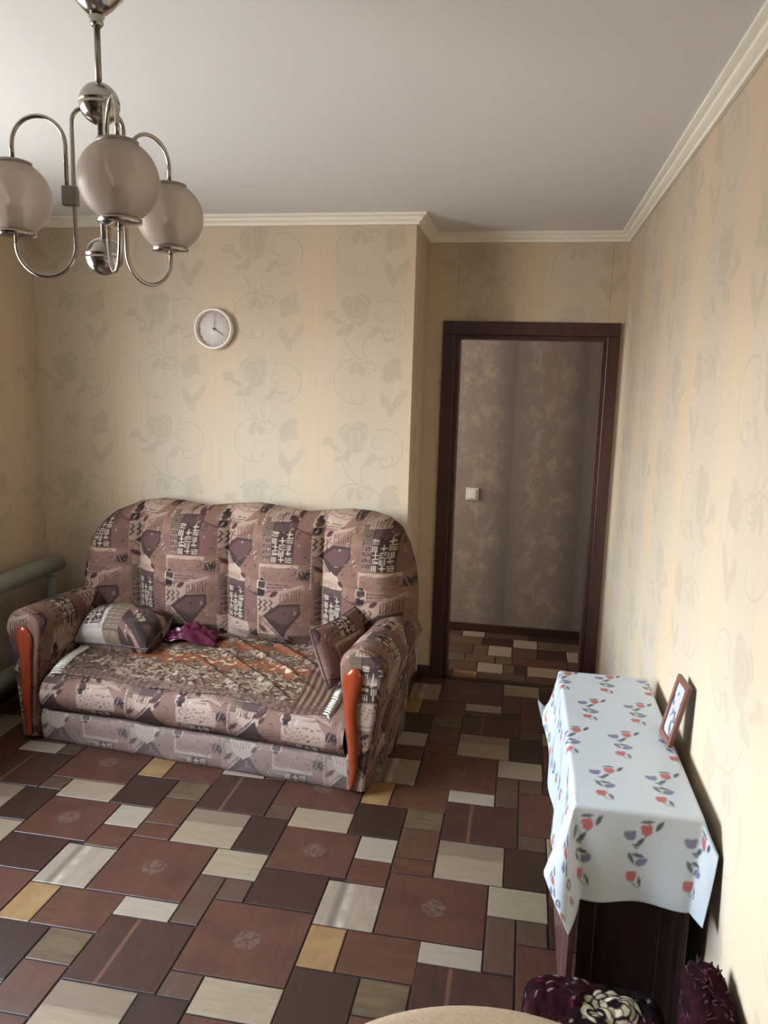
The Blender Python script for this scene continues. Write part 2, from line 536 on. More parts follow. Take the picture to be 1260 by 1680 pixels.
def paint_fabric():
    """dusty pink and brown patchwork upholstery: 0.5 m repeat, half-drop every 0.3 m"""
    PINK, PALE, BRN, DRK, BLK, WHT, OLV, MAR = (146, 113, 101), (184, 158, 146), (102, 76, 70), (74, 54, 52), (42, 31, 31), (234, 222, 210), (132, 116, 102), (94, 56, 54)
    R = Raster(500, 600, PINK)
    yy, xx = np.mgrid[0:600, 0:500]
    R.a += ((vnoise(xx / 40., yy / 40.) - .5) * 22)[..., None]
    rnd = random.Random(3)
    k = .658
    for pas in (0, 1):
        for (ox, oy) in ((100, 90), (350, 390)):
            R.ox, R.oy, R.k = ox, oy, k
            if pas == 0:
                # large underlying patches
                R.poly([(-90, 300), (200, 300), (215, 380), (120, 480), (-90, 480)], (200, 176, 164))
                R.rect(160, 60, 285, 300, (132, 97, 92))
                R.poly([(290, 80), (620, -10), (620, 20), (330, 235), (290, 235)], PALE)
                R.poly([(300, -130), (620, -130), (620, -20), (300, 70)], (156, 122, 114))
                R.poly([(330, 240), (480, 400), (560, 470), (300, 470)], PALE, .8)
                continue
            # dark heart-like block
            R.poly([(330, 240), (450, 140), (600, 130), (605, 210), (560, 275), (515, 330), (485, 400), (440, 375)], DRK)
            R.poly([(360, 240), (460, 160), (590, 150), (590, 205), (545, 268), (490, 300)], (106, 76, 76))
            R.line([(330, 235), (450, 140), (620, 5)], 5, BRN)
            R.line([(338, 250), (485, 405)], 5, WHT); R.line([(326, 256), (474, 412)], 4, DRK)
            # glyph patch with white strokes
            R.rect(0, 0, 165, 292, DRK)
            R.rect(8, 6, 157, 60, (98, 76, 76))
            for gy in range(5):
                for gx in range(3):
                    x = 6 + gx * 52 + rnd.randint(-4, 4); y = 64 + gy * 46 + rnd.randint(-3, 3)
                    t = (gx + gy) % 3
                    if gy == 0 and gx == 1: continue
                    if t == 0:
                        for q in range(3): R.line([(x, y + q * 14), (x + 40, y + q * 14 + rnd.randint(-5, 5))], 7, WHT)
                    elif t == 1:
                        for q in range(3): R.line([(x + 6 + q * 14, y - 4), (x + 6 + q * 14, y + 34)], 7, WHT)
                    else:
                        R.line([(x + 2, y + 16), (x + 40, y + 16)], 7, WHT); R.line([(x + 20, y - 6), (x + 20, y + 34)], 7, WHT)
            # striped patch and dots left of it
            R.rect(-75, -25, -2, 85, OLV)
            for q in range(7): R.line([(-72, -20 + q * 16), (-4, -20 + q * 16)], 5, (96, 82, 74))
            R.rect(-75, 85, -2, 290, (150, 124, 116))
            for q in range(9):
                for j in range(3): R.line([(-66 + j * 22, 96 + q * 21), (-54 + j * 22, 96 + q * 21 + (8 if q % 2 else -6))], 8, BRN if (q + j) % 3 else BLK)
            # arch with upright strokes above
            R.poly([(-40, 0), (-25, -60), (20, -110), (70, -120), (130, -80), (165, -20), (165, 0)], (202, 178, 166))
            for q in range(7): R.line([(-22 + q * 22, -52 + abs(q - 3) * 4), (-18 + q * 22, -6)], 6, (130, 90, 84))
            R.line([(60, -122), (110, -95), (160, -40)], 6, WHT)
            R.leaf(150, -45, 60, 30, 50, MAR, BLK)
            # two squares
            R.rect(278, -28, 352, 22, WHT); R.rect(284, -24, 346, 18, DRK)
            R.rect(284, 34, 340, 78, BLK); R.line([(282, 30), (352, 30)], 5, WHT)
            R.line([(160, 40), (280, 84), (330, 84)], 6, BLK)
            # zigzags and leaf in the pale triangle
            for q in range(3):
                x = 300 + q * 42
                R.line([(x, 112), (x + 18, 132), (x - 4, 152), (x + 16, 172), (x - 6, 196)], 9, BLK if q < 2 else DRK)
            R.leaf(412, 66, 76, 36, -35, MAR, BLK)
            R.line([(355, 18), (530, 10)], 4, BLK)
            for q in range(8): R.line([(465 + q * 19, 62 - q * 6), (462 + q * 19, 128 - q * 2)], 7, BRN if q % 2 else MAR)
            # contour lines, leaves, dots below
            for q in range(4):
                R.line([(-70 + q * 14, 330 + q * 34), (-10, 315 + q * 26), (60, 342 + q * 22), (130, 322 + q * 30), (196, 350 + q * 18)], 3.5, (132, 98, 96))
            for q in range(14): R.ell(-46 + q * 13, 452, 4.5, 4, 0, BLK)
            R.rect(-82, 410, -50, 446, BLK); R.rect(-82, 456, -46, 486, MAR)
            R.leaf(232, 380, 92, 46, 70, DRK, WHT); R.leaf(268, 372, 84, 34, 100, BLK, PALE)
            R.leaf(332, 336, 84, 34, 40, MAR, BLK); R.leaf(505, 440, 90, 40, 25, MAR, BLK)
            for q in range(3): R.line([(380 + q * 20, 408), (392 + q * 20, 424), (378 + q * 20, 440), (390 + q * 20, 458)], 4, BRN)
            for rr in (48, 32, 16):
                R.line([(612 + rr * math.cos(a) - 30, 320 + rr * math.sin(a)) for a in np.linspace(0, 1.6 * PI, 12)], 5, (128, 92, 88))
            # stitched seam
            for q in range(16): R.line([(288, 90 + q * 25), (288, 103 + q * 25)], 4.5, WHT)
    R.ox = R.oy = 0; R.k = 1
    for _ in range(150):
        x, y = rnd.uniform(0, 500), rnd.uniform(0, 600); a = rnd.uniform(0, 6.28); l = rnd.uniform(8, 26)
        if rnd.random() < .5: R.leaf(x, y, l * .9, l * .32, math.degrees(a), rnd.choice([BRN, MAR, DRK, PALE]))
        else:
            R.line([(x, y), (x + l * math.cos(a), y + l * math.sin(a)), (x + l * 1.3 * math.cos(a + .7), y + l * 1.3 * math.sin(a + .7))], 2.4, rnd.choice([BRN, DRK, BLK, PALE, WHT]))
    R.a *= np.array((1., .965, .90))
    R.blur(1)
    return R
FAB = paint_fabric()

def arclen(P, axis):
    d = np.linalg.norm(np.diff(P, axis=axis), axis=-1)
    z = np.zeros_like(np.take(d, [0], axis=axis))
    return np.cumsum(np.concatenate([z, d], axis=axis), axis=axis)

# ------------------------------------------------------------------ setting: walls, floor, ceiling
def box_struct(name, boxes, m, parent=None):
    b = MB()
    for q in boxes: b.box(*q)
    return struct(b.build(name, m, parent))

T = .14
box_struct('wall_back', [(XL - T, XA, YS, YS + .12, 0, ZC)], 'paper_x')
box_struct('wall_alcove', [(XA - .12, XA, YS + .1201, YD, 0, ZC), ], 'paper_y')
# fix the alcove return: its visible face runs from the corner to the door wall
bpy.data.objects['wall_alcove'].data.materials[0] = MAT['paper_y']
DX0, DX1, DZ = -.395, .405, 1.97
box_struct('wall_door', [(XA - .12, DX0 - .001, YD + .0001, YD + .12, 0, ZC), (DX1 + .001, XR + T, YD + .0001, YD + .12, 0, ZC), (DX0, DX1, YD + .0001, YD + .12, DZ + .001, ZC)], 'paper_x')
box_struct('wall_right', [(XR, XR + T, YF - T, YD, 0, ZC)], 'paper_y')
box_struct('wall_front', [(XL - T, XR, YF - T, YF, 0, ZC)], 'brown_plaster')
WT = .3
box_struct('wall_left', [(XL - WT, XL, YF, WY0, 0, ZC), (XL - WT, XL, WY1, YS, 0, ZC), (XL - WT, XL, WY0, WY1, 0, WZ0), (XL - WT, XL, WY0, WY1, WZ1, ZC)], 'paper_y')
# hall behind the doorway
HX0, HX1 = -1.9, .455
box_struct('wall_hall', [(HX0, HX1 + T, YH, YH + T, 0, ZC)], 'hall_paper')
box_struct('wall_hall_right', [(HX1, HX1 + T, YD + .121, YH, 0, ZC)], 'hall_paper')
box_struct('wall_hall_left', [(HX0 - T, HX0, YD, YH + T, 0, ZC)], 'hall_paper')
box_struct('wall_hall_front', [(HX0, XA - .121, YD + .0001, YD + .12, 0, ZC)], 'hall_paper')
box_struct('ceiling', [(XL - WT, XR + T, YF - T, YH + T, ZC, ZC + .12)], 'ceiling')

# mitred mouldings along the walls
PATH = [(XL, YF), (XL, YS), (XA, YS), (XA, YD), (XR, YD), (XR, YF)]
SIDES = ['left', 'back', 'alcove', 'door', 'right', 'front']
def moulding(path, k, prof, z0, name, m, closed=True, ends=None):
    n = len(path)
    def nrm(i):
        a, b = path[i % n], path[(i + 1) % n]
        d = Vector((b[0] - a[0], b[1] - a[1])).normalized()
        return Vector((d.y, -d.x))
    n0, n1, n2 = nrm(k - 1), nrm(k), nrm(k + 1)
    mA = (n0 + n1) / (1 + n0.dot(n1)); mB = (n1 + n2) / (1 + n1.dot(n2))
    A, B = Vector(path[k]), Vector(path[(k + 1) % n])
    if ends:
        if ends[0]: A, mA = Vector(ends[0]), n1
        if ends[1]: B, mB = Vector(ends[1]), n1
    vs = [(A.x + mA.x * o, A.y + mA.y * o, z0 + h) for o, h in prof] + [(B.x + mB.x * o, B.y + mB.y * o, z0 + h) for o, h in prof]
    q = len(prof)
    fs = [(i, (i + 1) % q, q + (i + 1) % q, q + i) for i in range(q)] + [tuple(range(q))[::-1], tuple(range(q, 2 * q))]
    return struct(MB().add(vs, fs).build(name, m))
CORN = [(.001, 0), (.052, 0), (.052, -.010), (.044, -.014), (.034, -.017), (.032, -.026), (.024, -.032), (.014, -.037), (.012, -.048), (.001, -.048)]
BASE = [(.001, 0), (.016, 0), (.016, .045), (.010, .058), (.001, .060)]
for k, s in enumerate(SIDES):
    moulding(PATH, k, CORN, ZC - .0005, 'trim_%d' % (k + 1), 'white')
for k, s in enumerate(SIDES):
    if s == 'door':
        moulding(PATH, k, BASE, .0005, 'baseboard_door', 'brown_skirting', ends=(None, (DX0 - .074, YD)))
    else:
        moulding(PATH, k, BASE, .0005, 'baseboard_' + s, 'brown_skirting')
struct(MB().box(HX0, HX1, YH - .016, YH - .0005, .0005, .055, .004).build('baseboard_hall', 'brown_skirting'))

# door 1: maroon frame, no leaf in view
def door():
    d = struct(empty('door_1', ((DX0 + DX1) / 2, YD, 0)), 'dark maroon door frame around the open doorway to the hall')
    cx = (DX0 + DX1) / 2
    w, t = .071, .018
    for sx, x0, x1 in ((-1, DX0 - w, DX0), (1, DX1, DX1 + w - .006)):
        MB().box(x0 - cx, x1 - cx, -t, -.0005, .001, DZ, .004).build('casing', 'door_wood', d)
    MB().box(DX0 - w - cx, DX1 + w - .006 - cx, -t, -.0005, DZ + .0005, DZ + w, .004).build('casing', 'door_wood', d)
    MB().box(DX0 - cx, DX0 + .022 - cx, 0, .125, .001, DZ - .022, .002).build('jamb', 'door_wood', d)
    MB().box(DX1 - .022 - cx, DX1 - cx, 0, .125, .001, DZ - .022, .002).build('jamb', 'door_wood', d)
    MB().box(DX0 - cx, DX1 - cx, 0, .125, DZ - .0215, DZ, .002).build('head_jamb', 'door_wood', d)
door()

def window():
    yc, zc = (WY0 + WY1) / 2, (WZ0 + WZ1) / 2
    w = struct(empty('window_1', (XL, yc, WZ0)), 'white framed window in the left wall')
    hy, hz = (WY1 - WY0) / 2 - .002, WZ1 - WZ0 - .002
    xo = -.2
    f = MB()
    f.box(xo - .035, xo + .035, -hy, -hy + .06, .002, hz); f.box(xo - .035, xo + .035, hy - .06, hy, .002, hz)
    f.box(xo - .035, xo + .035, -hy + .06, hy - .06, .002, .06); f.box(xo - .035, xo + .035, -hy + .06, hy - .06, hz - .06, hz)
    f.build('window_frame', 'window_white', w)
    MB().box(xo - .03, xo + .03, -.03, .03, .06, hz - .06).build('mullion', 'window_white', w)
    for y0, y1 in ((-hy + .06, -.03), (.03, hy - .06)):
        MB().box(xo - .003, xo + .003, y0, y1, .06, hz - .06).build('pane', 'pane', w)
    MB().box(xo + .04, .10, -hy - .03 + .035, hy - .005, -.001, .028, .006).build('window_sill', 'window_white', w)
window()

# ------------------------------------------------------------------ floor: printed wood blocks, each its own piece
def tile_mat(name, kind, ca, cb, cc=None, rough=.42):
    m, n, b = mat('floor_' + name, rough, 0, None, .45)
    pos = n.node('ShaderNodeNewGeometry').outputs['Position']
    oi = n.node('ShaderNodeObjectInfo').outputs['Random']
    tc = n.node('ShaderNodeTexCoord').outputs['Object']
    sh = n.vm('ADD', pos, n.xyz(n.m('MULTIPLY', oi, 13.), n.m('MULTIPLY', oi, 7.)))
    along = (9, 60, 1) if 'x' in kind else (60, 9, 1)
    g = n.noise(n.scale(sh, along), 1., 6, .72)
    bl = n.noise(sh, 9, 3)
    col = n.mix(n.ramp(g, .3, .7), L4(*ca), L4(*cb))
    if cc: col = n.mix(n.ramp(bl, .45, .75, 0, .7), col, L4(*cc))
    ox, oy, oz = n.sep(tc)
    if 'stripe' in kind:      # grey stripe along the left third
        f = n.m('MULTIPLY', n.ramp(ox, -.062, -.045), n.ramp(ox, -.022, -.04))
        f = n.m('MULTIPLY', f, n.ramp(g, .25, .6, .35, 1.))
        col = n.mix(n.m('MULTIPLY', f, .75), col, L4(104, 92, 82))
        lt = n.m('MULTIPLY', n.ramp(ox, -.03, -.015), n.ramp(ox, .01, -.012))
        col = n.mix(n.m('MULTIPLY', lt, n.ramp(bl, .4, .65, 0, .5)), col, L4(232, 220, 196))
    if 'two' in kind:         # two-tone board with a scratched dark line
        f = n.ramp(n.m('ADD', oy, n.m('MULTIPLY', g, .012)), .028, .034)
        col = n.mix(n.m('MULTIPLY', f, .6), col, L4(116, 96, 80))
        ln = n.m('MULTIPLY', n.ramp(oy, .012, .02), n.ramp(oy, .034, .026))
        col = n.mix(n.m('MULTIPLY', ln, n.ramp(n.noise(n.scale(sh, (14, 160, 1)), 1., 3), .3, .7, 0, .35)), col, L4(84, 66, 54))
    if 'ring' in kind:        # faint rosette print
        d = n.vm('LENGTH', n.xyz(ox, oy), None, 1)
        f = n.m('MULTIPLY', n.ramp(d, .046, .036), n.ramp(n.noise(sh, 60, 3), .35, .6))
        ang = n.m('ARCTAN2', oy, ox)
        s = n.ramp(n.m('SINE', n.m('MULTIPLY', ang, 4.)), -.4, .4)
        col = n.mix(n.m('MULTIPLY', s, .22), col, L4(*cb))
        col = n.mix(n.m('MULTIPLY', f, .38), col, L4(136, 120, 104))
    if 'streak' in kind:
        f = n.m('MULTIPLY', n.ramp(ox, -.052, -.044), n.ramp(ox, -.032, -.04))
        col = n.mix(n.m('MULTIPLY', f, .5), col, L4(136, 96, 74))
    n.put(b.inputs['Base Color'], col)
    n.put(b.inputs['Normal'], n.bump(g, .1, .001))
    return m

TM = {
 'cream': tile_mat('cream', 'x', (151, 132, 108), (169, 150, 123), (159, 133, 108)),
 'white': tile_mat('white', 'x', (161, 143, 123), (175, 156, 136)),
 'two': tile_mat('two_tone', 'x two', (151, 130, 106), (167, 146, 119)),
 'grey': tile_mat('grey_striped', 'y stripe', (151, 133, 112), (169, 150, 128), (151, 128, 108)),
 'orange': tile_mat('orange', 'y', (145, 108, 67), (157, 121, 81), (173, 140, 92)),
 'ochre': tile_mat('grey_ochre', 'x', (92, 73, 54), (117, 96, 70), (82, 62, 47)),
 'red': tile_mat('red_brown', 'y ring', (84, 51, 41), (102, 65, 49), (75, 46, 36)),
 'redx': tile_mat('red_brown_grain', 'x', (84, 51, 38), (106, 68, 49), (80, 51, 38)),
 'redy': tile_mat('red_brown_upright', 'y', (84, 55, 42), (105, 70, 51), (92, 71, 57)),
 'dark': tile_mat('dark_brown', 'y', (56, 36, 28), (67, 45, 33), (62, 39, 30)),
 'darkred': tile_mat('dark_red', 'x', (61, 36, 29), (72, 45, 34), (67, 46, 34)),
 'streak': tile_mat('dark_streaked', 'y streak', (62, 40, 32), (80, 51, 38), (84, 55, 41)),
 'taupe': tile_mat('taupe', 'y', (84, 61, 47), (102, 77, 60), (89, 59, 45)),
}
# one repeat of the pattern: x0, x1, y0, y1, look
UNIT = [(-1.215, -.976, 2.443, 2.67, 'two'), (-1.02, -.826, 2.287, 2.437, 'cream'), (-1.02, -.930, 2.040, 2.281, 'taupe'),
 (-.924, -.830, 2.175, 2.281, 'taupe'), (-1.365, -1.026, 2.128, 2.437, 'red'), (-1.215, -1.026, 2.035, 2.122, 'white'),
 (-1.215, -.930, 2.676, 2.947, 'streak'), (-.924, -.582, 2.773, 3.087, 'red'), (-.818, -.582, 2.635, 2.767, 'cream'),
 (-.924, -.824, 2.676, 2.767, 'taupe'), (-.818, -.526, 2.370, 2.629, 'red'), (-.820, -.582, 2.175, 2.364, 'darkred'),
 (-.520, -.382, 2.492, 2.629, 'white'), (-.520, -.382, 2.354, 2.486, 'redx'), (-.576, -.382, 2.128, 2.348, 'grey'),
 (-.576, -.462, 1.944, 2.122, 'orange'), (-.456, -.226, 1.944, 2.122, 'redx'), (-.376, -.232, 1.806, 1.938, 'ochre'),
 (-.576, -.382, 1.717, 1.938, 'dark'), (-.376, -.232, 2.536, 2.718, 'redy'), (-.376, -.232, 2.443, 2.530, 'redx'),
 (-.970, -.824, 2.443, 2.67, 'dark')]
PX, PY = .99, .918
def floor():
    base = MB().box(XL - .02, XR + T, YF - .02, YH + T, -.1, -.0035)
    fl = struct(base.build('floor', 'joint'))
    cache = {}
    def put(x0, x1, y0, y1, look):
        w, d = x1 - x0, y1 - y0
        key = (round(w, 3), round(d, 3), look)
        if key not in cache:
            b = MB(); e = .0018
            vs = [(sx * w / 2, sy * d / 2, -.0034) for sx, sy in ((-1, -1), (1, -1), (1, 1), (-1, 1))]
            vs += [(sx * (w / 2), sy * (d / 2), -.0012) for sx, sy in ((-1, -1), (1, -1), (1, 1), (-1, 1))]
            vs += [(sx * (w / 2 - e), sy * (d / 2 - e), 0) for sx, sy in ((-1, -1), (1, -1), (1, 1), (-1, 1))]
            fs = [(8, 9, 10, 11)]
            for r in (0, 4):
                for k in range(4): fs.append((r + k, r + (k + 1) % 4, r + 4 + (k + 1) % 4, r + 4 + k))
            b.add(vs, fs)
            me = bpy.data.meshes.new('tile'); me.from_pydata(b.v, [], b.f); me.materials.append(TM[look]); me.update()
            cache[key] = me
        o = link('tile', cache[key], fl)
        o.location = ((x0 + x1) / 2, (y0 + y1) / 2, -.0001)
    def clip(x0, x1, y0, y1, look, xa, xb, ya, yb, extra=None):
        x0, x1, y0, y1 = max(x0, xa), min(x1, xb), max(y0, ya), min(y1, yb)
        if x1 - x0 < .02 or y1 - y0 < .02: return
        if extra: far.setdefault(look, []).append((x0, x1, y0, y1))
        else: put(x0, x1, y0, y1, look)
    far = {}
    for i in range(-3, 4):
        for j in range(-4, 4):
            for (x0, x1, y0, y1, lk) in UNIT:
                a = (x0 + i * PX, x1 + i * PX, y0 + j * PY, y1 + j * PY, lk)
                if a[0] > .0 + XR or a[1] < XL: continue
                xm, ym = (a[0] + a[1]) / 2, (a[2] + a[3]) / 2
                extra = ym < 1.15 or xm < -ym * .75 - .35        # outside the view: joined into one piece below
                if a[1] <= XA + .02 or ym < YS:
                    clip(*a, XL + .017, XR - .017, -.4, YS - .017, extra)
                    if ym < YS and a[3] > YS - .017 and a[1] > XA: clip(max(a[0], XA + .017), a[1], YS - .011, a[3], lk, XA + .017, XR - .017, YS - .011, YD - .017)
                elif ym < YD + .1:
                    clip(*a, XA + .017, XR - .017, YS - .4, YD - .017)
    b = MB(); ids = []
    for q, lk in enumerate(far):
        for x0, x1, y0, y1 in far[lk]:
            b.box(x0, x1, y0, y1, -.0034, -.0001); ids += [q] * 6
    o = b.build('tile_remainder', None, fl)
    for lk in far: o.data.materials.append(TM[lk])
    o.data.polygons.foreach_set('material_index', ids)
    o['kind'] = 'stuff'
    # the hall floor has its own lay of the same print
    rows = [(4.335, 4.44, [(-.37, -.345, 'taupe'), (-.339, -.197, 'orange'), (-.19, .09, 'taupe'), (.096, .33, 'redx'), (.336, .44, 'dark')]),
            (4.446, 4.60, [(-.37, -.206, 'taupe'), (-.20, -.048, 'white'), (-.042, .02, 'ochre'), (.026, .096, 'dark'), (.102, .332, 'cream'), (.338, .44, 'dark')]),
            (4.606, 4.74, [(-.43, -.292, 'ochre'), (-.286, -.10, 'ochre'), (-.094, .006, 'ochre'), (.012, .345, 'redx'), (.351, .44, 'taupe')]),
            (4.746, 4.93, [(-.43, -.25, 'taupe'), (-.244, -.155, 'ochre'), (-.149, .0, 'white'), (.006, .16, 'taupe'), (.166, .345, 'dark'), (.351, .44, 'white')]),
            (4.936, 5.09, [(-.43, -.2, 'ochre'), (-.194, .004, 'dark'), (.01, .165, 'white'), (.171, .44, 'ochre')]),
            (5.096, 5.20, [(-.43, -.345, 'taupe'), (-.339, -.19, 'white'), (-.184, .1, 'taupe'), (.106, .44, 'dark')])]
    for y0, y1, r in rows:
        for x0, x1, lk in r: put(x0, x1, y0, y1, lk)
        xs = [-1.1, -.86, -.62] if y0 > 4.5 else [-1.1]
        for q, x in enumerate(xs): put(x, x + .23 if x < -.7 else r[0][0] - .006, y0, y1, ['taupe', 'dark', 'redx'][(q + int(y0 * 10)) % 3])
    # strip of floor in the doorway itself
    for x0, x1, lk in ((-.37, -.12, 'dark'), (-.114, .16, 'dark'), (.166, .38, 'darkred')): put(x0, x1, YD - .011, 4.329, lk)
floor()

# ------------------------------------------------------------------ radiator on the left wall
def radiator():
    r = tag(empty('radiator', (XL + .13, 3.2, 0)), 'pale grey-green pipe radiator on the left wall behind the sofa arm', 'radiator')
    y0, y1 = -1.4, .53
    def fat(z, nm, rad):
        prof = [(0, y0), (rad * .8, y0), (rad, y0 + .012), (rad, y1 - .012), (rad * .8, y1), (0, y1)]
        b = MB().lathe(prof, 24, (0, 0, z), 'y')
        b.build(nm, 'radiator', r)
    fat(.685, 'upper_pipe', .047); fat(.19, 'lower_pipe', .050)
    for y in (y1 - .07, -1.25): MB().tube([(0, y, .24), (0, y, .62)], .028, 16).build('riser_pipe', 'radiator', r)
    for z in (.685, .19):
        for y in (.1, -.9): MB().box(-.128, -.05, y - .015, y + .015, z - .012, z + .012, .002).build('bracket', 'radiator', r)
radiator()

# ------------------------------------------------------------------ chandelier
def chandelier():
    sx, sy = -.9, 1.57
    r = tag(empty('chandelier', (sx, sy, ZC)), 'three-armed nickel chandelier with round frosted pinkish glass globes', 'chandelier')
    Z = lambda z: z - ZC
    MB().lathe([(0, -.0005), (.062, -.0005), (.062, -.02), (.055, -.034), (.034, -.058), (.018, -.072), (0, -.072)], 28).build('canopy', 'chrome', r)
    MB().lathe([(0, -.0725), (.012, -.0725), (.016, -.078), (.012, -.085), (.014, -.09), (.010, -.096), (0, -.096)], 20).build('collar', 'chrome', r)
    MB().tube([(0, 0, -.094), (0, 0, Z(2.296))], .0065, 12).build('rod', 'chrome_dull', r)
    def ball(z, rad, nm):
        up = [(rad * math.sin(a), z + rad * math.cos(a)) for a in np.linspace(0, PI / 2 - .02, 12)]
        lo = [(rad * math.sin(a), z + rad * math.cos(a)) for a in np.linspace(PI / 2 + .02, PI, 12)]
        o = MB().lathe(up + [(rad * .93, z)] + lo, 32).build(nm, 'chrome', r)
    ball(Z(2.258), .041, 'upper_ball'); ball(Z(1.955), .039, 'lower_ball')
    MB().tube([(0, 0, Z(2.22)), (0, 0, Z(1.99))], .006, 12).build('rod', 'chrome_dull', r)
    GZ, GR, RA, RC = Z(2.070), .0755, .188, .066
    def arcp(cx, cz, rad, a0, a1, n=16): return [(cx + rad * math.cos(a), cz + rad * math.sin(a)) for a in np.linspace(a0, a1, n)]
    top, bot = GZ + .068, GZ - .068
    zc = GZ + .012
    for az in (189, -51, 69):
        t = math.radians(az)
        arm = empty('arm', (0, 0, 0), t, r)
        to3 = lambda pts: [(x, 0, z) for x, z in pts]
        # S-curve: from the upper ball out, down through the bracket, under and up to the globe
        hr = (RA - RC + .006) / 2
        A = [(.03, Z(2.236))] + arcp(RC - .034, Z(2.222), .028, PI * .75, 0, 10) + [(RC - .006, zc), (RC - .006, bot + .002)] + arcp((RC - .006 + RA) / 2, bot - .026, hr, PI, 2 * PI, 22) + [(RA, bot - .012)]
        MB().tube(to3(A), .0045, 10).build('lower_tube', 'chrome', arm)
        B = [(RC + .009, zc - .015), (RC + .009, top + .03)] + arcp((RC + .009 + RA) / 2, top + .038, (RA - RC - .009) / 2, PI, 0, 22) + [(RA, top + .006)]
        MB().tube(to3(B), .0045, 10).build('upper_tube', 'chrome', arm)
        MB().box(RC - .014, RC + .018, -.009, .009, zc - .026, zc + .014, .002).build('bracket', 'chrome_dull', arm)
        g = empty('globe_lamp', (RA * math.cos(t), RA * math.sin(t), GZ), 0, r)
        a0 = math.asin(.46)
        prof = [(GR * math.sin(a), GR * math.cos(a)) for a in np.linspace(a0, PI - a0, 30)]
        MB().lathe(prof, 40).build('globe', 'globe', g)
        zt = GR * math.cos(a0)
        MB().lathe([(0, zt + .010), (.012, zt + .009), (.030, zt + .007), (.0385, zt + .004), (.0385, zt - .004), (.034, zt - .006), (0, zt - .004)], 28).build('top_cap', 'chrome_dull', g)
        MB().lathe([(0, -zt + .002), (.036, -zt + .002), (.041, -zt - .001), (.041, -zt - .009), (.030, -zt - .012), (.012, -zt - .014), (0, -zt - .016)], 28).build('bottom_cap', 'chrome', g)
        MB().lathe([(0, -zt + .004), (.017, -zt + .004), (.017, -zt + .05), (.012, -zt + .052), (0, -zt + .052)], 18).build('lamp_holder', 'clock_hand', g)
        bl = [(.012, -.012), (.014, 0), (.024, .018), (.027, .03), (.022, .045), (.010, .053), (0, .054)]
        MB().lathe(bl, 18).build('bulb', 'plastic', g)
chandelier()

# ------------------------------------------------------------------ wall clock
def clock():
    r = tag(empty('wall_clock', (-1.585, YS, 1.948)), 'round white wall clock hanging above the sofa', 'clock')
    R = .103
    # lathe around y: offset w goes along +y, so negative = towards the room
    MB().lathe([(R - .012, -.0005), (R - .002, -.001), (R, -.02), (R - .002, -.038), (R - .006, -.041), (R - .011, -.038), (R - .013, -.028), (R - .014, -.012)], 56, (0, 0, 0), 'y').build('rim', 'clock_rim', r)
    MB().lathe([(0, -.013), (R - .012, -.013), (R - .012, -.002), (0, -.002)], 48, (0, 0, 0), 'y').build('face', 'clock_face', r)
    def hand(nm, ang, l, w, y):
        t = math.radians(ang)
        d = Vector((math.sin(t), 0, math.cos(t))); p = Vector((math.cos(t), 0, -math.sin(t)))
        q = [d * -.012 + p * w, d * l + p * w * .45, d * l - p * w * .45, d * -.012 - p * w]
        vs = [v + Vector((0, y, 0)) for v in q] + [v + Vector((0, y + .0015, 0)) for v in q]
        MB().add(vs, [(0, 1, 2, 3), (7, 6, 5, 4), (0, 4, 5, 1), (1, 5, 6, 2), (2, 6, 7, 3), (3, 7, 4, 0)]).build(nm, 'clock_hand', r)
    hand('hour_hand', 121, .060, .0030, -.019)
    hand('minute_hand', 4, .072, .0016, -.022)
    MB().lathe([(0, -.024), (.005, -.024), (.005, -.014), (0, -.014)], 14, (0, 0, 0), 'y').build('hand_pin', 'clock_hand', r)
    b = MB()
    for k in range(12):
        t = k * PI / 6; c = .078
        x, z = c * math.sin(t), c * math.cos(t)
        b.box(x - .003, x + .003, -.0142, -.0132, z - .005, z + .005)
    b.build('hour_marks', 'clock_mark', r)['kind'] = 'stuff'
clock()

# light switch in the hall
def switch():
    r = tag(empty('light_switch', (-.323, YH, .967)), 'small white light switch on the hall wall seen through the doorway', 'switch')
    MB().box(-.042, .042, -.014, -.0005, -.042, .042, .004).build('plate', 'plastic', r)
    MB().box(-.024, .024, -.020, -.0145, -.03, .03, .003).build('rocker', 'clock_rim', r)
switch()

# ------------------------------------------------------------------ sofa
SO = (-1.39, 2.985, 0); SA = math.radians(-5)
def sofa_pt(u, v, z):
    c, s = math.cos(SA), math.sin(SA)
    return Vector((SO[0] + u * c - v * s, SO[1] + u * s + v * c, z))

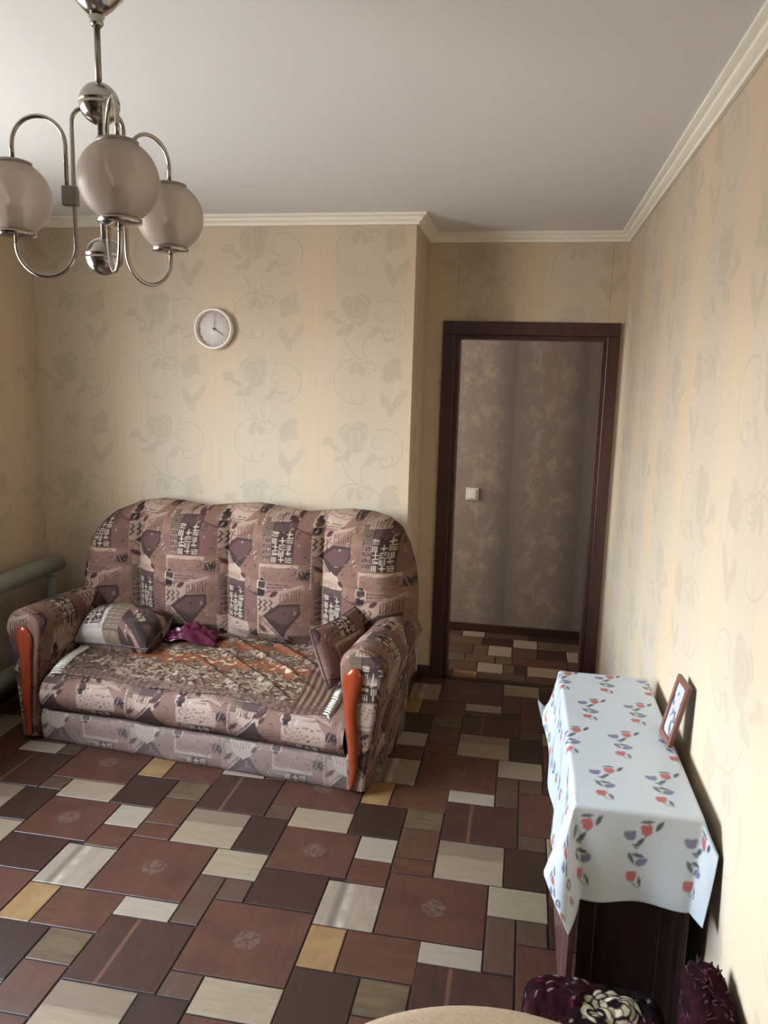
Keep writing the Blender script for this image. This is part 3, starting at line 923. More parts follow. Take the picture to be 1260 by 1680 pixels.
VB = .70
OUT = np.array([(-.95, .30), (-.945, .62), (-.925, .76), (-.895, .86), (-.84, .94), (-.76, 1.005), (-.64, 1.055), (-.50, 1.077), (-.37, 1.068), (-.26, 1.052),
    (-.12, 1.072), (.03, 1.088), (.17, 1.076), (.30, 1.060), (.41, 1.077), (.53, 1.09), (.64, 1.085), (.72, 1.065), (.78, 1.02), (.82, .95), (.85, .86), (.868, .74), (.875, .60), (.875, .30)])
def back_H(u): return np.interp(u, OUT[:, 0], OUT[:, 1])
def back_front(u, z):
    """depth of the backrest's front face"""
    H = back_H(u)
    left = np.interp(z, [.30, .62, .76, .86, .94, 1.005, 1.055], [-.95, -.945, -.925, -.895, -.84, -.76, -.64])
    right = np.interp(z, [.3, .6, .74, .86, .95, 1.02, 1.065], [.875, .875, .868, .85, .82, .78, .72])
    e = np.minimum(np.minimum(H - z, (u - left) * .9), (right - u) * .9)
    e = np.clip(e, 0, None)
    rim = np.clip(e / .13, 0, 1)
    rnd = np.sqrt(np.clip(1 - (1 - rim) ** 2, 0, 1))
    ph = (u + .08) / .5
    flute = np.abs(np.sin(PI * ph)) ** .62
    fade = np.clip((z - .38) / .1, 0, 1)
    tuck = np.exp(-((z - .74) / .02) ** 2) * .006
    front = .572 + .06 * (z - .42) - .10 * flute * fade - .02 * np.sin(np.clip((z - .4) / .65, 0, 1) * PI) + tuck
    front += .006 * (vnoise(u * 14 + 5, z * 9) - .5)
    return VB - (VB - front) * rnd
def sofa():
    r = tag(empty('sofa', SO, SA), 'two-seat sofa in pink-brown patchwork upholstery against the wallpapered wall', 'sofa')
    # --- base board
    u = np.linspace(-.76, .76, 381)
    sec = []
    for z in np.linspace(.004, .15, 38): sec.append((.0 + .012 * (abs(z - .08) / .075) ** 4, z))
    for v in np.linspace(.012, .55, 30): sec.append((v, .152))
    sec = np.array(sec)
    P = np.stack([np.broadcast_to(u[None], (len(sec), len(u))), np.broadcast_to(sec[:, :1], (len(sec), len(u))), np.broadcast_to(sec[:, 1:], (len(sec), len(u)))], -1).copy()
    P[..., 1] += .006 * (vnoise(P[..., 0] * 9, P[..., 2] * 20) - .5)
    sl = arclen(P, 0)
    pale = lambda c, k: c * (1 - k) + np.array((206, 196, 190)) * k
    sheet('base', P, 'fabric', r, pale(FAB.sample(P[..., 0] * 1.06 + .11, -sl + .36), .32))  # base paled: light falling on its front is put into the colour
    MB().box(-.76, .76, .06, .66, .012, .148).build('base_frame', 'dark_wood', r)
    # --- seat cushion: a roll at the front, then the top
    sec = []
    cz, rr = .238, .088
    for a in np.linspace(-PI * .5, PI * .5, 44): sec.append((.05 - rr * math.cos(a) * .95, cz + rr * math.sin(a)))
    for v in np.linspace(.055, .60, 120): sec.append((v, .326 + .07 * math.sin(min(1, (v - .05) / .45) * PI / 2)))
    sec = np.array(sec)
    u = np.linspace(-.735, .735, 368)
    P = np.stack([np.broadcast_to(u[None], (len(sec), len(u))), np.broadcast_to(sec[:, :1], (len(sec), len(u))), np.broadcast_to(sec[:, 1:], (len(sec), len(u)))], -1).copy()
    P[..., 2] += .012 * (vnoise(P[..., 0] * 6, P[..., 1] * 7) - .5) + .012 * np.cos(P[..., 0] * PI / 1.5)
    P[..., 1] += .014 * (vnoise(P[..., 0] * 5 + 9, P[..., 2] * 12) - .5)
    sl = arclen(P, 0)
    sheet('seat_cushion', P, 'fabric', r, pale(FAB.sample(P[..., 0] + .33, -sl + .11), .05))
    # --- backrest
    nu, nz = 430, 190
    s = np.linspace(0, PI, nu); uu = -.0375 - .9125 * np.cos(s)
    uu = np.interp(np.linspace(0, 1, nu), np.linspace(0, 1, nu), uu * .25 + .75 * np.linspace(-.95, .875, nu))
    uu[0], uu[-1] = -.95, .875
    H = back_H(uu)
    t = np.linspace(0, 1, nz) ** .85
    Z = .30 + t[:, None] * (H[None] - .30)
    U = np.broadcast_to(uu[None], Z.shape)
    P = np.stack([U, back_front(U, Z), Z], -1)
    P[:, 0, 1] = P[:, -1, 1] = VB
    su = arclen(P, 1); su = su - su[:, nu // 2:nu // 2 + 1]
    col = FAB.sample(U + .415, Z + .085)
    b = sheet('backrest', P, 'fabric', r, col)
    Pb = np.stack([U, np.full_like(Z, VB + .002), Z], -1)[::12, ::-12]
    bk = sheet('back_panel', np.ascontiguousarray(Pb), 'dark_wood', r)
    # --- arms: teardrop section, rolled on top
    def arm(sg):
        uc = .795 * sg - .0
        a = np.linspace(0, 1, 130)
        pts = []
        n1, n2, n3 = 70, 60, 70
        for z in np.linspace(.006, .50, n1):      # outer side going up
            q = (z - .006) / .494
            pts.append((.80 + .028 + .062 * q ** 1.4, z))
        for w in np.linspace(0, PI, n2): pts.append((.80 + .10 * math.cos(w) - .012 * math.sin(w), .535 + .098 * math.sin(w) ** .9))
        for z in np.linspace(.50, .006, n3):
            q = (z - .006) / .494
            pts.append((.80 - .06 - .038 * q ** 2, z))
        pts = np.array(pts)
        cen = np.array([.785, .40])
        vv = np.concatenate([np.linspace(0, .02, 5), np.linspace(.026, .66, 150)])
        k = np.concatenate([1 - .10 * (1 - np.linspace(0, 1, 5)) ** 2, np.ones(150)])
        P = np.empty((len(vv), len(pts), 3))
        for i, v in enumerate(vv):
            c = cen + (pts - cen) * np.array([k[i], 1 - (1 - k[i]) * .4])
            P[i, :, 0] = c[:, 0] * sg - (.04 if sg < 0 else 0); P[i, :, 1] = v; P[i, :, 2] = np.maximum(c[:, 1], .004)
        P[..., 2] -= .012 * np.clip(P[..., 1] / .6, 0, 1) * (P[..., 2] > .45)
        P[..., 0] += .008 * (vnoise(P[..., 1] * 12 + sg * 3, P[..., 2] * 9) - .5)
        if sg < 0: P = P[:, ::-1]
        sl = arclen(P, 1)
        o = sheet('armrest', np.ascontiguousarray(P), 'fabric', r, FAB.sample(P[..., 1] + .2, sl + .1))
        # padded front facing of the arm
        f = P[0]
        fr = np.linspace(1, .0, 40)
        ac = .785 * sg - (.04 if sg < 0 else 0)
        c2 = np.array([np.mean([.74, .85]) * sg, 0, .36])
        Q = np.empty((40, len(f), 3))
        for i, q in enumerate(fr):
            Q[i] = np.array([ac, 0, 0]) + (f - np.array([ac, 0, 0])) * np.array([q, 1, 1])
            Q[i, :, 1] = -.014 * math.sqrt(max(0, 1 - q ** 6))
        sheet('arm_front', np.ascontiguousarray(Q[:, ::-1]), 'fabric', r, FAB.sample(Q[:, ::-1, 0] + .05, Q[:, ::-1, 2] + .2))
        # scroll-shaped wooden facing
        zs = np.linspace(.03, .555, 40)
        tq = (zs - .03) / .525
        cx = (.775 + .012 * np.sin(tq * 2 * PI * .95 + .4) * (1 if sg > 0 else .5) - .012 * (1 - tq)) * sg - (.045 if sg < 0 else 0)
        hw = np.interp(tq, [0, .08, .25, .45, .62, .75, .86, .94, 1.0], [.008, .014, .020, .026, .026, .030, .043, .042, .020])
        ring = np.linspace(0, 2 * PI, 17)[:-1]
        W = np.empty((40, 16, 3))
        for i in range(40):
            W[i, :, 0] = cx[i] + hw[i] * np.cos(ring); W[i, :, 1] = -.024 - .016 * np.sin(ring) * (1 if hw[i] > .02 else .6); W[i, :, 2] = zs[i]
        W = np.concatenate([W[:1].mean(1, keepdims=True) + (W[:1] - W[:1].mean(1, keepdims=True)) * .02, W, W[-1:].mean(1, keepdims=True) + (W[-1:] - W[-1:].mean(1, keepdims=True)) * .6 + np.array([0, 0, .006]), W[-1:].mean(1, keepdims=True) + (W[-1:] - W[-1:].mean(1, keepdims=True)) * .02 + np.array([0, 0, .008])], 0)
        w = sheet('wood_facing', np.ascontiguousarray(W), 'orange_wood', r, None, True)
        w['label'] = 'glossy orange-brown wooden scroll on the arm front'
    arm(1); arm(-1)
    return r
sofa()

# --- coverlet on the seat
def seat_top(u, v):
    z = .326 + .07 * np.sin(np.clip((v - .05) / .45, 0, 1) * PI / 2)
    return z + .012 * (vnoise(u * 6, v * 7) - .5) + .012 * np.cos(u * PI / 1.5)
def coverlet():
    r = tag(empty('coverlet', SO, SA), 'crumpled woven coverlet with rust bands and pale fringe spread on the sofa seat', 'coverlet')
    na, nb = 400, 170
    a = np.linspace(0, 1.37, na); b = np.linspace(0, .60, nb)
    A, B = np.meshgrid(a, b)
    U = -.715 + A * .985 + .010 * np.sin(B * 14) * (A - .6)
    V = .012 + .020 * vnoise(A * 5, A * 0 + 3) * (1 - B / .6) + B * .93
    V = V + .012 * np.sin(A * 9) * np.clip(1 - B / .15, 0, 1)
    Zt = seat_top(U, np.maximum(V, .05)) + .007
    Zt = Zt - np.clip(.055 - V, 0, 1) ** 1.2 * .9
    # wrinkles
    d1 = np.abs(((A * .75 + B * 1.1) % .17) - .085)
    w = .012 * np.exp(-(d1 / .018) ** 2) * np.clip((A - .55) * 4, 0, 1) * np.clip((1.32 - A) * 6, 0, 1) * np.clip(B * 9, 0, 1)
    w += .010 * np.clip(vnoise(A * 13 + 4, B * 16) - .45, 0, 1) + .004 * vnoise(A * 30, B * 34)
    Zt = Zt + w
    front = back_front(U, np.full_like(U, .45)) - .012
    V = np.minimum(V, front)
    P = np.stack([U, V, Zt], -1)
    # woven pattern
    n1 = vnoise(A * 55, B * 95); n2 = vnoise(A * 130 + 9, B * 190); n3 = vnoise(A * 24 + 30, B * 40)
    base = np.array((136, 114, 100.))
    col = np.broadcast_to(base, A.shape + (3,)).copy()
    def lay(mask, c, k=1.):
        mk = (np.clip(mask, 0, 1) * k)[..., None]
        col[:] = col * (1 - mk) + np.array(c, float) * mk
    st = lambda x, e, s: np.clip((x - e) / s + .5, 0, 1)
    lay(st(n1, .58, .1), (200, 184, 164)); lay(st(n2, .60, .16), (82, 64, 62), .8); lay(st(n3, .66, .06), (186, 174, 164), .6)
    lay(st(vnoise(A * 80 + 3, B * 120 + 8), .70, .06), (96, 58, 52))
    wave = .012 * np.sign(np.sin(A * 60)) + .01 * np.sin(A * 21) + .016 * (vnoise(A * 18, B * 0) - .5)
    for c, hw, a0, a1 in ((.25, .040, .30, 1.22), (.43, .032, .28, 1.20)):
        mk = st(hw - np.abs(B - c - wave - .03 * (A - .7)), 0, .008) * st(A, a0, .03) * st(a1 - A, 0, .03)
        lay(mk, (146, 92, 68)); lay(mk * st(n2, .66, .1), (176, 116, 80), .5)
    mk = st(.012 - np.abs(B - .255 - wave - .03 * (A - .7)), 0, .006) * st(n1, .52, .1) * st(A, .5, .03) * st(1.2 - A, 0, .03)
    lay(mk, (226, 214, 190))
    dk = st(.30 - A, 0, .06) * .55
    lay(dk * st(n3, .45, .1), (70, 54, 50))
    s = np.sin(A * 2 * PI / .032)
    mk = st(A, 1.215, .01)
    lay(mk, (136, 106, 92)); lay(mk * st(s, .3, .3), (98, 72, 64)); lay(mk * st(-s, .7, .3), (164, 142, 120))
    mk = st(.045 - B, 0, .006)
    lay(mk, (104, 80, 76), .6); lay(mk * st(np.sin(A * 2 * PI / .03), .1, .4) * st(np.sin(B * 2 * PI / .03), -.2, .3), (150, 130, 120), .5)
    col *= np.array((1., .96, .88))
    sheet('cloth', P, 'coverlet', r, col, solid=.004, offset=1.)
    # fringes at both ends
    rnd = random.Random(5)
    def fringe(side):
        bm = MB()
        col_i = na - 1 if side > 0 else 0
        for k in range(26):
            q = int(1 + k * (nb * .62) / 26)
            p = Vector(P[q, col_i])
            l = rnd.uniform(.035, .06)
            if side > 0:
                pts = [p + Vector((-.006, 0, .003)), p + Vector((.014, -.004, .006)), p + Vector((.026, -.012, -l * .5)), p + Vector((.026 + rnd.uniform(-.008, .004), -.018 + rnd.uniform(-.01, .01), -l))]
            else:
                pts = [p + Vector((.05, .004, .010)), p + Vector((.026, 0, .013)), p + Vector((.002, -.006, .008)), p + Vector((-.010, -.014 + rnd.uniform(-.006, .006), -.016))]
            bm.tube(pts, [.005, .0065, .006, .0025], 6)
        o = bm.build('fringe', 'fringe', r)
        o['label'] = 'cream tasselled fringe'
        o['kind'] = 'stuff'
    fringe(1); fringe(-1)
coverlet()

def cushion(name, loc, rx, ry, rz, dims, uo, vo, label, pw=.42, panels=False):
    """pillow: two bulged faces that meet in a seam"""
    w, h, t = dims
    r = tag(empty(name, loc), label, 'cushion', 'loose sofa cushions')
    r.rotation_euler = (rx, ry, rz)
    n = 120
    s = np.linspace(-1, 1, n)
    S, Tt = np.meshgrid(s, s)
    edge = np.clip((1 - np.abs(S) ** 2.6) * (1 - np.abs(Tt) ** 2.6), 0, 1) ** pw
    pin = 1 - .07 * (np.abs(S) ** 2) * 1 * (1 - np.abs(Tt) ** 2) - .0
    X = S * w / 2 * (1 - .06 * (1 - np.abs(S)) * np.abs(Tt) ** 4); Y = Tt * h / 2 * (1 - .08 * (1 - np.abs(S) ** 2) * np.abs(Tt) ** 4)
    wr = 1 + .12 * (vnoise(S * 2.3 + uo * 10, Tt * 2.3 + 4) - .5) * 2
    for sg, nm in ((1, 'cover'), (-1, 'cover_back')):
        P = np.stack([X, Y, sg * edge * t / 2 * wr], -1)
        if sg < 0: P = P[:, ::-1]
        c = FAB.sample(P[..., 0] + uo, P[..., 1] + vo)
        if panels and sg > 0:      # this piece of the cloth shows a pale panel with glyphs, an olive one and a dark one
            px, py = P[..., 0], P[..., 1]
            def lay(mk, q): c[mk] = c[mk] * .25 + np.array(q, float) * .75
            lay(px < -.03, (216, 206, 194)); lay((px >= -.03) & (px < .06), (150, 130, 104)); lay((px >= .06) & (np.sin(py * 60 + px * 40) > -.5), (62, 46, 44))
            lay((px >= -.03) & (px < .06) & (np.sin(py * 300) > .6), (104, 88, 72))
            gl = (px > -.185) & (px < -.055) & (py > -.075) & (py < .085)
            c[gl] = FAB.sample((px + .185) * .83 + .100, (py - .0) * .9 - .205)[gl]
        sheet(nm, np.ascontiguousarray(P), 'fabric', r, c)
    # piped seam all round
    b = MB()
    ring = [(X[0, i], Y[0, i], 0) for i in range(0, n, 6)] + [(X[i, -1], Y[i, -1], 0) for i in range(0, n, 6)] + [(X[-1, n - 1 - i], Y[-1, n - 1 - i], 0) for i in range(0, n, 6)] + [(X[n - 1 - i, 0], Y[n - 1 - i, 0], 0) for i in range(0, n, 6)]
    b.tube(ring + ring[:1], .004, 6, False).build('piping', 'clock_hand', r)
    return r
p = sofa_pt(-.53, .335, .468)
cushion('throw_cushion', p, math.radians(24), math.radians(-3), SA - .06, (.42, .25, .23), .19, -.19, 'plump patchwork cushion lying at the left end of the sofa seat', panels=True)
p = sofa_pt(.615, .30, .525)
cushion('throw_cushion', p, math.radians(70), math.radians(-4), math.radians(68), (.34, .27, .11), .14, -.33, 'thin patchwork cushion wedged against the right arm of the sofa')

def scarf():
    r = empty('scarf', sofa_pt(-.20, .42, .432), SA)
    n = 90
    s = np.linspace(-1, 1, n); S, Tt = np.meshgrid(s, s)
    rad = np.clip(1 - (np.abs(S) ** 2.2 + np.abs(Tt) ** 2.2) ** .5 * .9, 0, 1)
    X = S * .14 + .03 * (vnoise(S * 3, Tt * 3) - .5); Y = Tt * .075 + .03 * (vnoise(S * 3 + 8, Tt * 3) - .5)
    Zz = .055 * rad ** .6 * (.5 + vnoise(S * 4 + 2, Tt * 4)) + .012 * np.abs(np.sin(S * 9 + 3 * vnoise(S * 2, Tt * 2))) * rad
    base = np.broadcast_to(np.array((100, 26, 46.)), S.shape + (3,)).copy()
    m = np.clip((vnoise(S * 14, Tt * 12) - .6) * 8, 0, 1) * np.clip(-S * 4 - .8, 0, 1)
    base = base * (1 - m[..., None]) + np.array((226, 200, 220.)) * m[..., None]
    m = np.clip((vnoise(S * 9 + 5, Tt * 8) - .55) * 6, 0, 1)[..., None] * .5
    base = base * (1 - m) + np.array((96, 30, 92.)) * m
    sheet('cloth', np.stack([X, Y, Zz], -1), 'scarf', r, base, solid=.003, offset=-1)
    tag(r, 'crumpled crimson and purple scarf on the sofa seat beside the left cushion', 'scarf')
scarf()

# ------------------------------------------------------------------ folded drop-leaf table by the right wall
TX0, TX1, TY0, TY1, TZ = .172, .446, 1.72, 2.57, .745
def table():
    r = tag(empty('folding_table', ((TX0 + TX1) / 2, (TY0 + TY1) / 2, 0)), 'narrow dark wood folded drop-leaf table along the right wall', 'table')
    hx, hy = (TX1 - TX0) / 2, (TY1 - TY0) / 2
    MB().box(-hx + .006, hx - .006, -hy + .004, hy - .004, TZ - .028, TZ - .002, .004).build('tabletop', 'dark_wood', r)
    for sg in (-1, 1):
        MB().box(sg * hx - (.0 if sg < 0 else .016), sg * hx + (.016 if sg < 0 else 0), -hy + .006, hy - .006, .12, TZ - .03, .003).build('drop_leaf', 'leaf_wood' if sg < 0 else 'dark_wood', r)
    for sg in (-1, 1):
        for sx in (-1, 1):
            MB().box(sx * (hx - .046) - .018, sx * (hx - .046) + .018, sg * (hy - .035) - .018, sg * (hy - .035) + .018, 0, TZ - .03, .003).build('leg', 'dark_wood', r)
        y = sg * (hy - .03)
        MB().box(-hx + .066, hx - .066, y - .008, y + .008, .10, TZ - .032, .002).build('end_panel', 'dark_wood', r)
table()

def paint_tulips():
    R = Raster(137, 440, (224, 233, 238))
    RED, BLU, GRN, DGR = (206, 122, 118), (138, 138, 172), (120, 134, 128), (92, 106, 108)
    yy, xx = np.mgrid[0:440, 0:137]
    R.a += ((vnoise(xx / 30., yy / 30.) - .5) * 1)[..., None]
    for ox, oy in ((32, 20), (100, 240)):
        R.ox, R.oy, R.k = ox, oy, 1.35
        R.leaf(34, -4, 24, 8, -60, DGR); R.leaf(14, -10, 24, 7, -10, GRN)
        R.ell(14, 6, 9, 10, 0, RED); R.ell(8, 1, 4, 6, 20, RED); R.ell(19, 0, 4, 6, -20, RED)
        R.line([(14, 14), (8, 26), (2, 36)], 2, GRN)
        R.ell(-14, 18, 10, 8, 20, BLU); R.ell(-20, 14, 5, 4, 30, BLU); R.ell(-7, 12, 4, 5, -30, BLU)
        R.leaf(4, 28, 22, 8, -50, DGR); R.leaf(-4, 36, 16, 5, 40, GRN)
        R.leaf(-10, 58, 26, 7, 60, DGR); R.leaf(2, 52, 24, 7, 10, DGR)
        R.ell(8, 64, 9, 7, -15, BLU); R.ell(15, 60, 4, 5, 20, BLU); R.line([(-2, 68), (6, 72)], 2, GRN)
        R.ell(-8, 92, 9, 9, 0, RED); R.ell(-13, 87, 4, 5, 20, RED); R.ell(-2, 86, 4, 5, -20, RED)
        R.leaf(8, 100, 22, 6, 75, DGR); R.line([(-6, 100), (0, 108), (6, 110)], 2, GRN)
    R.blur(1)
    return R
def tablecloth():
    R = paint_tulips()
    dl, df, db, dr = .30, .225, .20, .10      # overhang left, front, back, right
    W, D = TX1 - TX0, TY1 - TY0
    st = .004
    a = np.arange(-dl, W + dr + 1e-6, st); b = np.arange(-df, D + db + 1e-6, st)
    A, B = np.meshgrid(a, b)
    oa = np.where(A < 0, -A, np.where(A > W, A - W, 0)); ob = np.where(B < 0, -B, np.where(B > D, B - D, 0))
    x = np.clip(A, 0, W); y = np.clip(B, 0, D)
    rad = .009
    def hang(q, sw):
        t = np.clip(q / rad, 0, PI / 2)
        lo = np.clip(q - rad * PI / 2, 0, None)
        return rad * np.sin(t) + sw * lo, rad * (1 - np.cos(t)) + lo * math.sqrt(1 - sw * sw)
    s = np.where(A < 0, oa / dl, oa / dr); t = np.where(B < 0, ob / df, ob / db)
    def side(q, sw, wav, p):
        o, dn = hang(q, sw)
        return o + wav * np.clip(q / .25, 0, 1) * np.sin(p), dn
    # hanging strips: left, right, front, back
    lo, ld = side(oa, .06, .007, y * 22 + 1); ro, rd = side(oa, .30, .003, y * 18); ro = ro * .8
    fo, fd = side(ob, .05, .006, x * 30); bo, bd = side(ob, .05, .004, x * 24)
    X = TX0 + x - np.where(A < 0, lo, 0) + np.where(A > W, ro, 0)
    Y = TY0 + y - np.where(B < 0, fo, 0) + np.where(B > D, bo, 0)
    Z = TZ + .003 - np.where(A < 0, ld, np.where(A > W, rd, 0)) - np.where(B < 0, fd, np.where(B > D, bd, 0))
    # the four loose corners: each cloth corner (D) and the strip end beside it (A) is pulled to where it hangs
    for sx, sy, PA, PB, PD, ga in ((-1, -1, (.112, 1.685, .572), (.196, 1.69, .522), (.168, 1.615, .482), .13),
                                   (1, -1, (.480, 1.68, .682), (.428, 1.69, .528), (.456, 1.655, .520), .10),
                                   (-1, 1, (.126, 2.565, .555), (.20, 2.60, .55), (.104, 2.585, .635), .16),
                                   (1, 1, (.474, 2.56, .66), (.43, 2.60, .55), (.455, 2.61, .60), .08)):
        inA = (A < 0) if sx < 0 else (A > W); inB = (B < 0) if sy < 0 else (B > D)
        ox = lo if sx < 0 else ro; dx = ld if sx < 0 else rd; oy = fo if sy < 0 else bo; dy = fd if sy < 0 else bd
        mx, my = (dl if sx < 0 else dr), (df if sy < 0 else db)
        cx, cy = (TX0 if sx < 0 else TX1), (TY0 if sy < 0 else TY1)
        la, lb = side(np.array(mx), .06 if sx < 0 else .30, 0, 0); la = la * (1 if sx < 0 else .8)
        fa, fb = hang(np.array(my), .05)
        nA = np.array([cx + sx * la, cy, TZ + .003 - lb]); nB = np.array([cx, cy + sy * fa, TZ + .003 - fb])
        dA, dB = np.array(PA) - nA, np.array(PB) - nB
        g1 = inA & ~inB; w1 = np.exp(-((np.abs(B - (0 if sy < 0 else D))) / ga) ** 2) * s ** 1.3
        g2 = inB & ~inA; w2 = np.exp(-((np.abs(A - (0 if sx < 0 else W))) / .09) ** 2) * t ** 1.3
        gc = inA & inB
        eA = s[..., None] ** 1.3 * dA; eB = t[..., None] ** 1.3 * dB
        O = np.array([cx, cy, TZ + .003])
        LA = np.stack([cx + sx * ox, np.full_like(A, cy), TZ + .003 - dx], -1) + eA
        LB = np.stack([np.full_like(A, cx), cy + sy * oy, TZ + .003 - dy], -1) + eB
        twist = np.array(PD) - np.array(PA) - np.array(PB) + O
        C3 = LA + LB - O + (s * t)[..., None] * twist
        C3[..., 1] += sy * .02 * np.sin(PI * np.clip(s, 0, 1)) * np.sin(PI * np.clip(t, 0, 1)) * (1 if sx < 0 else .4)
        for k, V in enumerate((X, Y, Z)):
            V[g1] += (w1 * dA[k])[g1]; V[g2] += (w2 * dB[k])[g2]; V[gc] = C3[..., k][gc]
    X = np.minimum(X, XR - .008)
    Z += .0025 * (vnoise(A * 11, B * 9) - .5) * ((oa == 0) & (ob == 0))
    P = np.stack([X, Y, Z], -1)
    t = sheet('tablecloth', P, 'oilcloth', None, R.sample(A + .03, B + .02), solid=.0015, offset=1.)
    tag(t, 'pale blue-white oilcloth printed with red and violet tulips draped over the narrow table', 'tablecloth')
tablecloth()

def photo_frame():
    # base on the cloth, top edge leaning on the wall
    w, hgt, th = .105, .178, .012
    base = Vector((.437, 2.105, TZ + .0065))
    tilt = math.radians(12.5)
    r = tag(empty('photo_frame', base), 'small brown wooden photo frame standing on the tulip tablecloth against the wall', 'picture frame')
    r.rotation_euler = (0, tilt, math.radians(4))
    # local: x = thickness (front at -x), y = width, z = height
    b = .016
    f = MB()
    f.box(-th, 0, -w / 2, -w / 2 + b, 0, hgt, .002); f.box(-th, 0, w / 2 - b, w / 2, 0, hgt, .002)
    f.box(-th, 0, -w / 2 + b, w / 2 - b, 0, b, .002); f.box(-th, 0, -w / 2 + b, w / 2 - b, hgt - b, hgt, .002)
    f.build('frame_border', 'frame_wood', r)
    yy = np.linspace(-w / 2 + b, w / 2 - b, 50); zz = np.linspace(b, hgt - b, 90)
    Yg, Zg = np.meshgrid(yy, zz)
    P = np.stack([np.full_like(Yg, -th * .55), Yg, Zg], -1)
    base_c = np.broadcast_to(np.array((224, 226, 232.)), Yg.shape + (3,)).copy()
    n = vnoise(Yg * 90 + 3, Zg * 60)
    for lo, c in ((.62, (150, 160, 190)), (.74, (90, 96, 120)), (.84, (190, 150, 140))):
        m = np.clip((n - lo) * 14, 0, 1)[..., None]; base_c = base_c * (1 - m) + np.array(c, float) * m
    sheet('photograph', P[:, ::-1].copy(), 'photo', r, base_c[:, ::-1])
    MB().box(-th * .5, -.001, -w / 2 + b * .8, w / 2 - b * .8, b * .8, hgt - b * .8).build('backing', 'dark_wood', r)
photo_frame()

# ------------------------------------------------------------------ foreground: rose-pattern covers and beige pouf
def paint_roses():
    R = Raster(360, 360, (24, 17, 19))
    yy, xx = np.mgrid[0:360, 0:360]
    m = np.clip((vnoise(xx / 70., yy / 70.) - .45) * 7, 0, 1)[..., None]
    R.a = R.a * (1 - m) + np.array((46, 18, 24.)) * m
    rnd = random.Random(11)
    for cx, cy, rr, c in ((90, 80, 52, (206, 194, 162)), (265, 240, 50, (206, 194, 162)), (255, 60, 34, (104, 42, 58)), (80, 250, 34, (98, 38, 54))):
        for ring, q in ((1., 9), (.68, 7), (.38, 5)):
            for k in range(q):
                a = 2 * PI * k / q + ring * 2
                x, y = cx + rr * ring * .8 * math.cos(a), cy + rr * ring * .7 * math.sin(a)
                R.leaf(x, y, rr * .62, rr * .36, math.degrees(a) + 90, (30, 20, 22))
                R.leaf(x, y, rr * .52, rr * .22, math.degrees(a) + 90 + rnd.randint(-20, 20), tuple(np.array(c) * rnd.uniform(.75, 1.1)))
    for _ in range(140):
        x, y = rnd.uniform(0, 360), rnd.uniform(0, 360)
        R.leaf(x, y, rnd.uniform(9, 20), rnd.uniform(3, 6), rnd.uniform(0, 180), rnd.choice([(180, 168, 156), (150, 128, 134), (74, 90, 80), (92, 32, 50), (150, 120, 132)]))
    R.blur(1)
    return R
ROSES = paint_roses()
def draped_bench():
    x0, x1, y0, y1, zt = .075, .358, 1.375, 1.57, .395
    r = tag(empty('low_bench', ((x0 + x1) / 2, (y0 + y1) / 2, 0)), 'low dark wooden bench hidden under the rose bedspread', 'bench')
    hx, hy = (x1 - x0) / 2 - .02, (y1 - y0) / 2 - .02
    MB().box(-hx, hx, -hy, hy, zt - .045, zt - .02, .004).build('seat', 'dark_wood', r)
    for sx in (-1, 1):
        for sy in (-1, 1): MB().box(sx * (hx - .02) - .015, sx * (hx - .02) + .015, sy * (hy - .02) - .015, sy * (hy - .02) + .015, 0, zt - .046, .002).build('leg', 'dark_wood', r)
    # bedspread: folded double over the bench, rounded shoulders
    n1, n2 = 150, 190
    a = np.linspace(0, 2 * PI, n2, endpoint=False)
    sq = 1. / np.maximum(np.abs(np.cos(a)), np.abs(np.sin(a))); rr = np.minimum(sq, 1.22)
    prof = [(q, zt + .012) for q in np.linspace(.0, .86, 70)] + [(.86 + .14 * math.sin(t), zt + .012 - .03 * (1 - math.cos(t))) for t in np.linspace(.1, PI / 2, 16)] + [(1.0 + .05 * k, zt - .018 - .26 * k) for k in np.linspace(.02, 1, 64)]
    P = np.empty((len(prof), n2, 3)); s = np.zeros((len(prof), n2))
    cx, cy = (x0 + x1) / 2, (y0 + y1) / 2
    for i, (q, z) in enumerate(prof):
        P[i, :, 0] = cx + rr * np.cos(a) * q * (x1 - x0) / 2; P[i, :, 1] = cy + rr * np.sin(a) * q * (y1 - y0) / 2; P[i, :, 2] = z
    nz = vnoise(P[..., 0] * 18, P[..., 1] * 18)
    P[..., 2] += .016 * (nz - .5) * (P[..., 2] > zt - .04) + .006 * vnoise(P[..., 0] * 70, P[..., 1] * 70)
    dn = np.clip((zt - P[..., 2]) / .25, 0, 1)
    fold = .012 * dn * np.sin(a * 13)[None]
    P[..., 0] += fold * np.cos(a); P[..., 1] += fold * np.sin(a)
    col = ROSES.sample(P[..., 0] + .02 + (zt - P[..., 2]) * np.cos(a) * 1, P[..., 1] + .07 + (zt - P[..., 2]) * np.sin(a))
    b = sheet('bedspread', P, 'plush', None, col, True, solid=.006, offset=-1)
    tag(b, 'dark plush bedspread with cream roses on burgundy folded over the low bench', 'bedspread')
draped_bench()
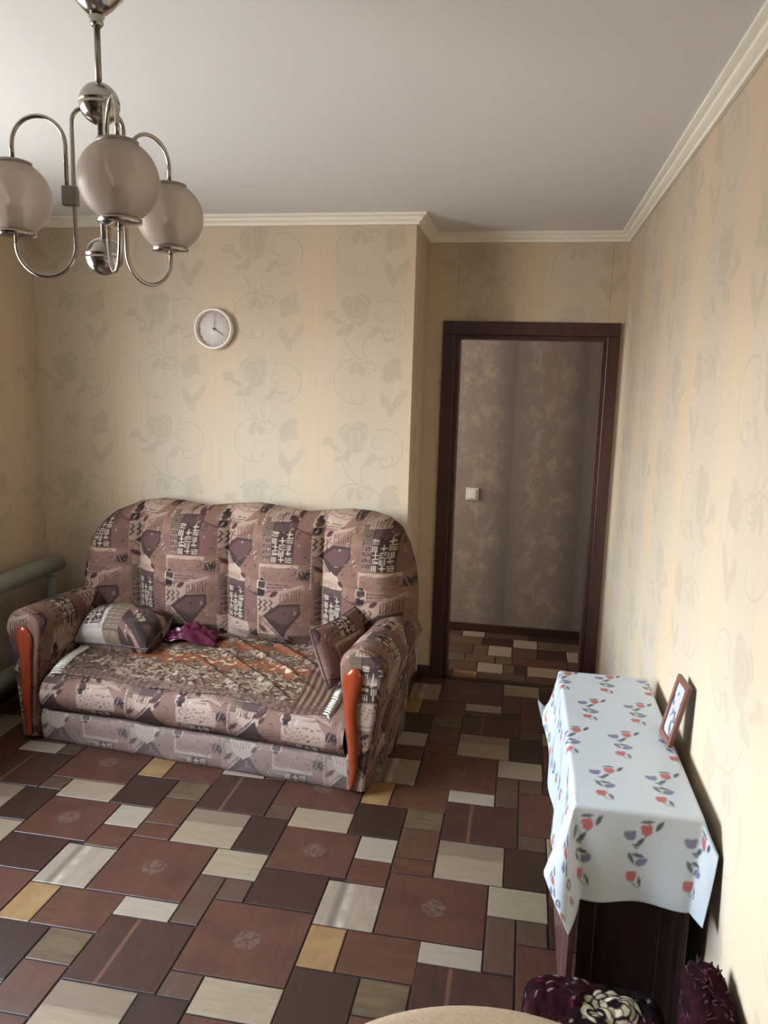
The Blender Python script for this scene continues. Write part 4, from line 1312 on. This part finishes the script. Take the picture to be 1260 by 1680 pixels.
def leaning_throw():
    # a folded plush throw standing on edge between the bench and the wall
    r = tag(empty('folded_throw', (.434, 1.47, 0)), 'burgundy plush throw folded upright against the right wall, tufted top edge', 'blanket')
    n2 = 140; a = np.linspace(0, 2 * PI, n2, endpoint=False)
    hx, hy, ht = .042, .085, .52
    zz = np.concatenate([np.linspace(.004, ht - .02, 130), ht - .02 + .02 * np.sin(np.linspace(.1, PI / 2, 14))])
    kk = np.concatenate([np.ones(130), np.cos(np.linspace(.1, PI / 2, 14)) ** .8])
    P = np.empty((len(zz), n2, 3))
    ex = np.sign(np.cos(a)) * np.abs(np.cos(a)) ** .6; ey = np.sign(np.sin(a)) * np.abs(np.sin(a)) ** .6
    for i in range(len(zz)):
        P[i, :, 0] = ex * hx * kk[i] + .010 * (zz[i] - .3); P[i, :, 1] = ey * hy * (.25 + .75 * kk[i]) ; P[i, :, 2] = zz[i] + ex * .0 + ey * .008
    w = .008 * (vnoise(a * 4, a * 0)[None] - .5) + .006 * (vnoise(P[..., 2] * 30, a[None] * 3) - .5)
    P[..., 0] += w * np.cos(a) - .004; P[..., 1] += w * np.sin(a)
    sl = arclen(P, 1)
    base = ROSES.sample(sl * 1.0 + .21, P[..., 2] + .05)
    base = base * .7 + np.array((58, 18, 30.)) * .3
    sheet('cloth', P, 'plush', r, base, True)
    rnd = random.Random(2); b = MB()
    for k in range(26):
        x, y = rnd.uniform(-.03, .032), rnd.uniform(-.065, .068); p = Vector((x, y, ht - .012 + y * .1))
        l = rnd.uniform(.010, .026); d = Vector((rnd.uniform(-.6, .6), rnd.uniform(-.6, .6), 1))
        b.tube([p, p + d * l * .5, p + d * l + Vector((rnd.uniform(-.012, .012), rnd.uniform(-.012, .012), -.004))], [.0026, .0024, .0012], 5)
    o = b.build('tuft', 'plush_yarn', r); o['kind'] = 'stuff'
leaning_throw()
def pouf():
    R, zt = .445, .53
    r = tag(empty('pouf', (.03, .895, 0)), 'round beige velour pouf, only its rim showing at the bottom edge', 'pouf')
    prof = [(0, zt + .012), (R * .6, zt + .010), (R * .9, zt + .004), (R * .96, zt - .003), (R * .99, zt - .02), (R, zt - .05), (R * .985, zt - .085)]
    MB().lathe(prof, 72).build('cushion_top', 'beige', r)
    MB().lathe([(R * .97, zt - .09), (R * .985, zt - .16), (R * .985, .1), (R * .96, .06), (0, .06)], 72).build('body', 'beige', r)
    b = MB(); b.tube([(R * .985 * math.cos(t), R * .985 * math.sin(t), zt - .088) for t in np.linspace(0, 2 * PI, 73)], .007, 8, False); b.build('piping', 'beige_pipe', r)
    for k in range(4):
        t = PI / 4 + k * PI / 2
        MB().lathe([(0, 0), (.02, 0), (.026, .06), (0, .061)], 14, (R * .7 * math.cos(t), R * .7 * math.sin(t), 0)).build('foot', 'dark_wood', r)
pouf()
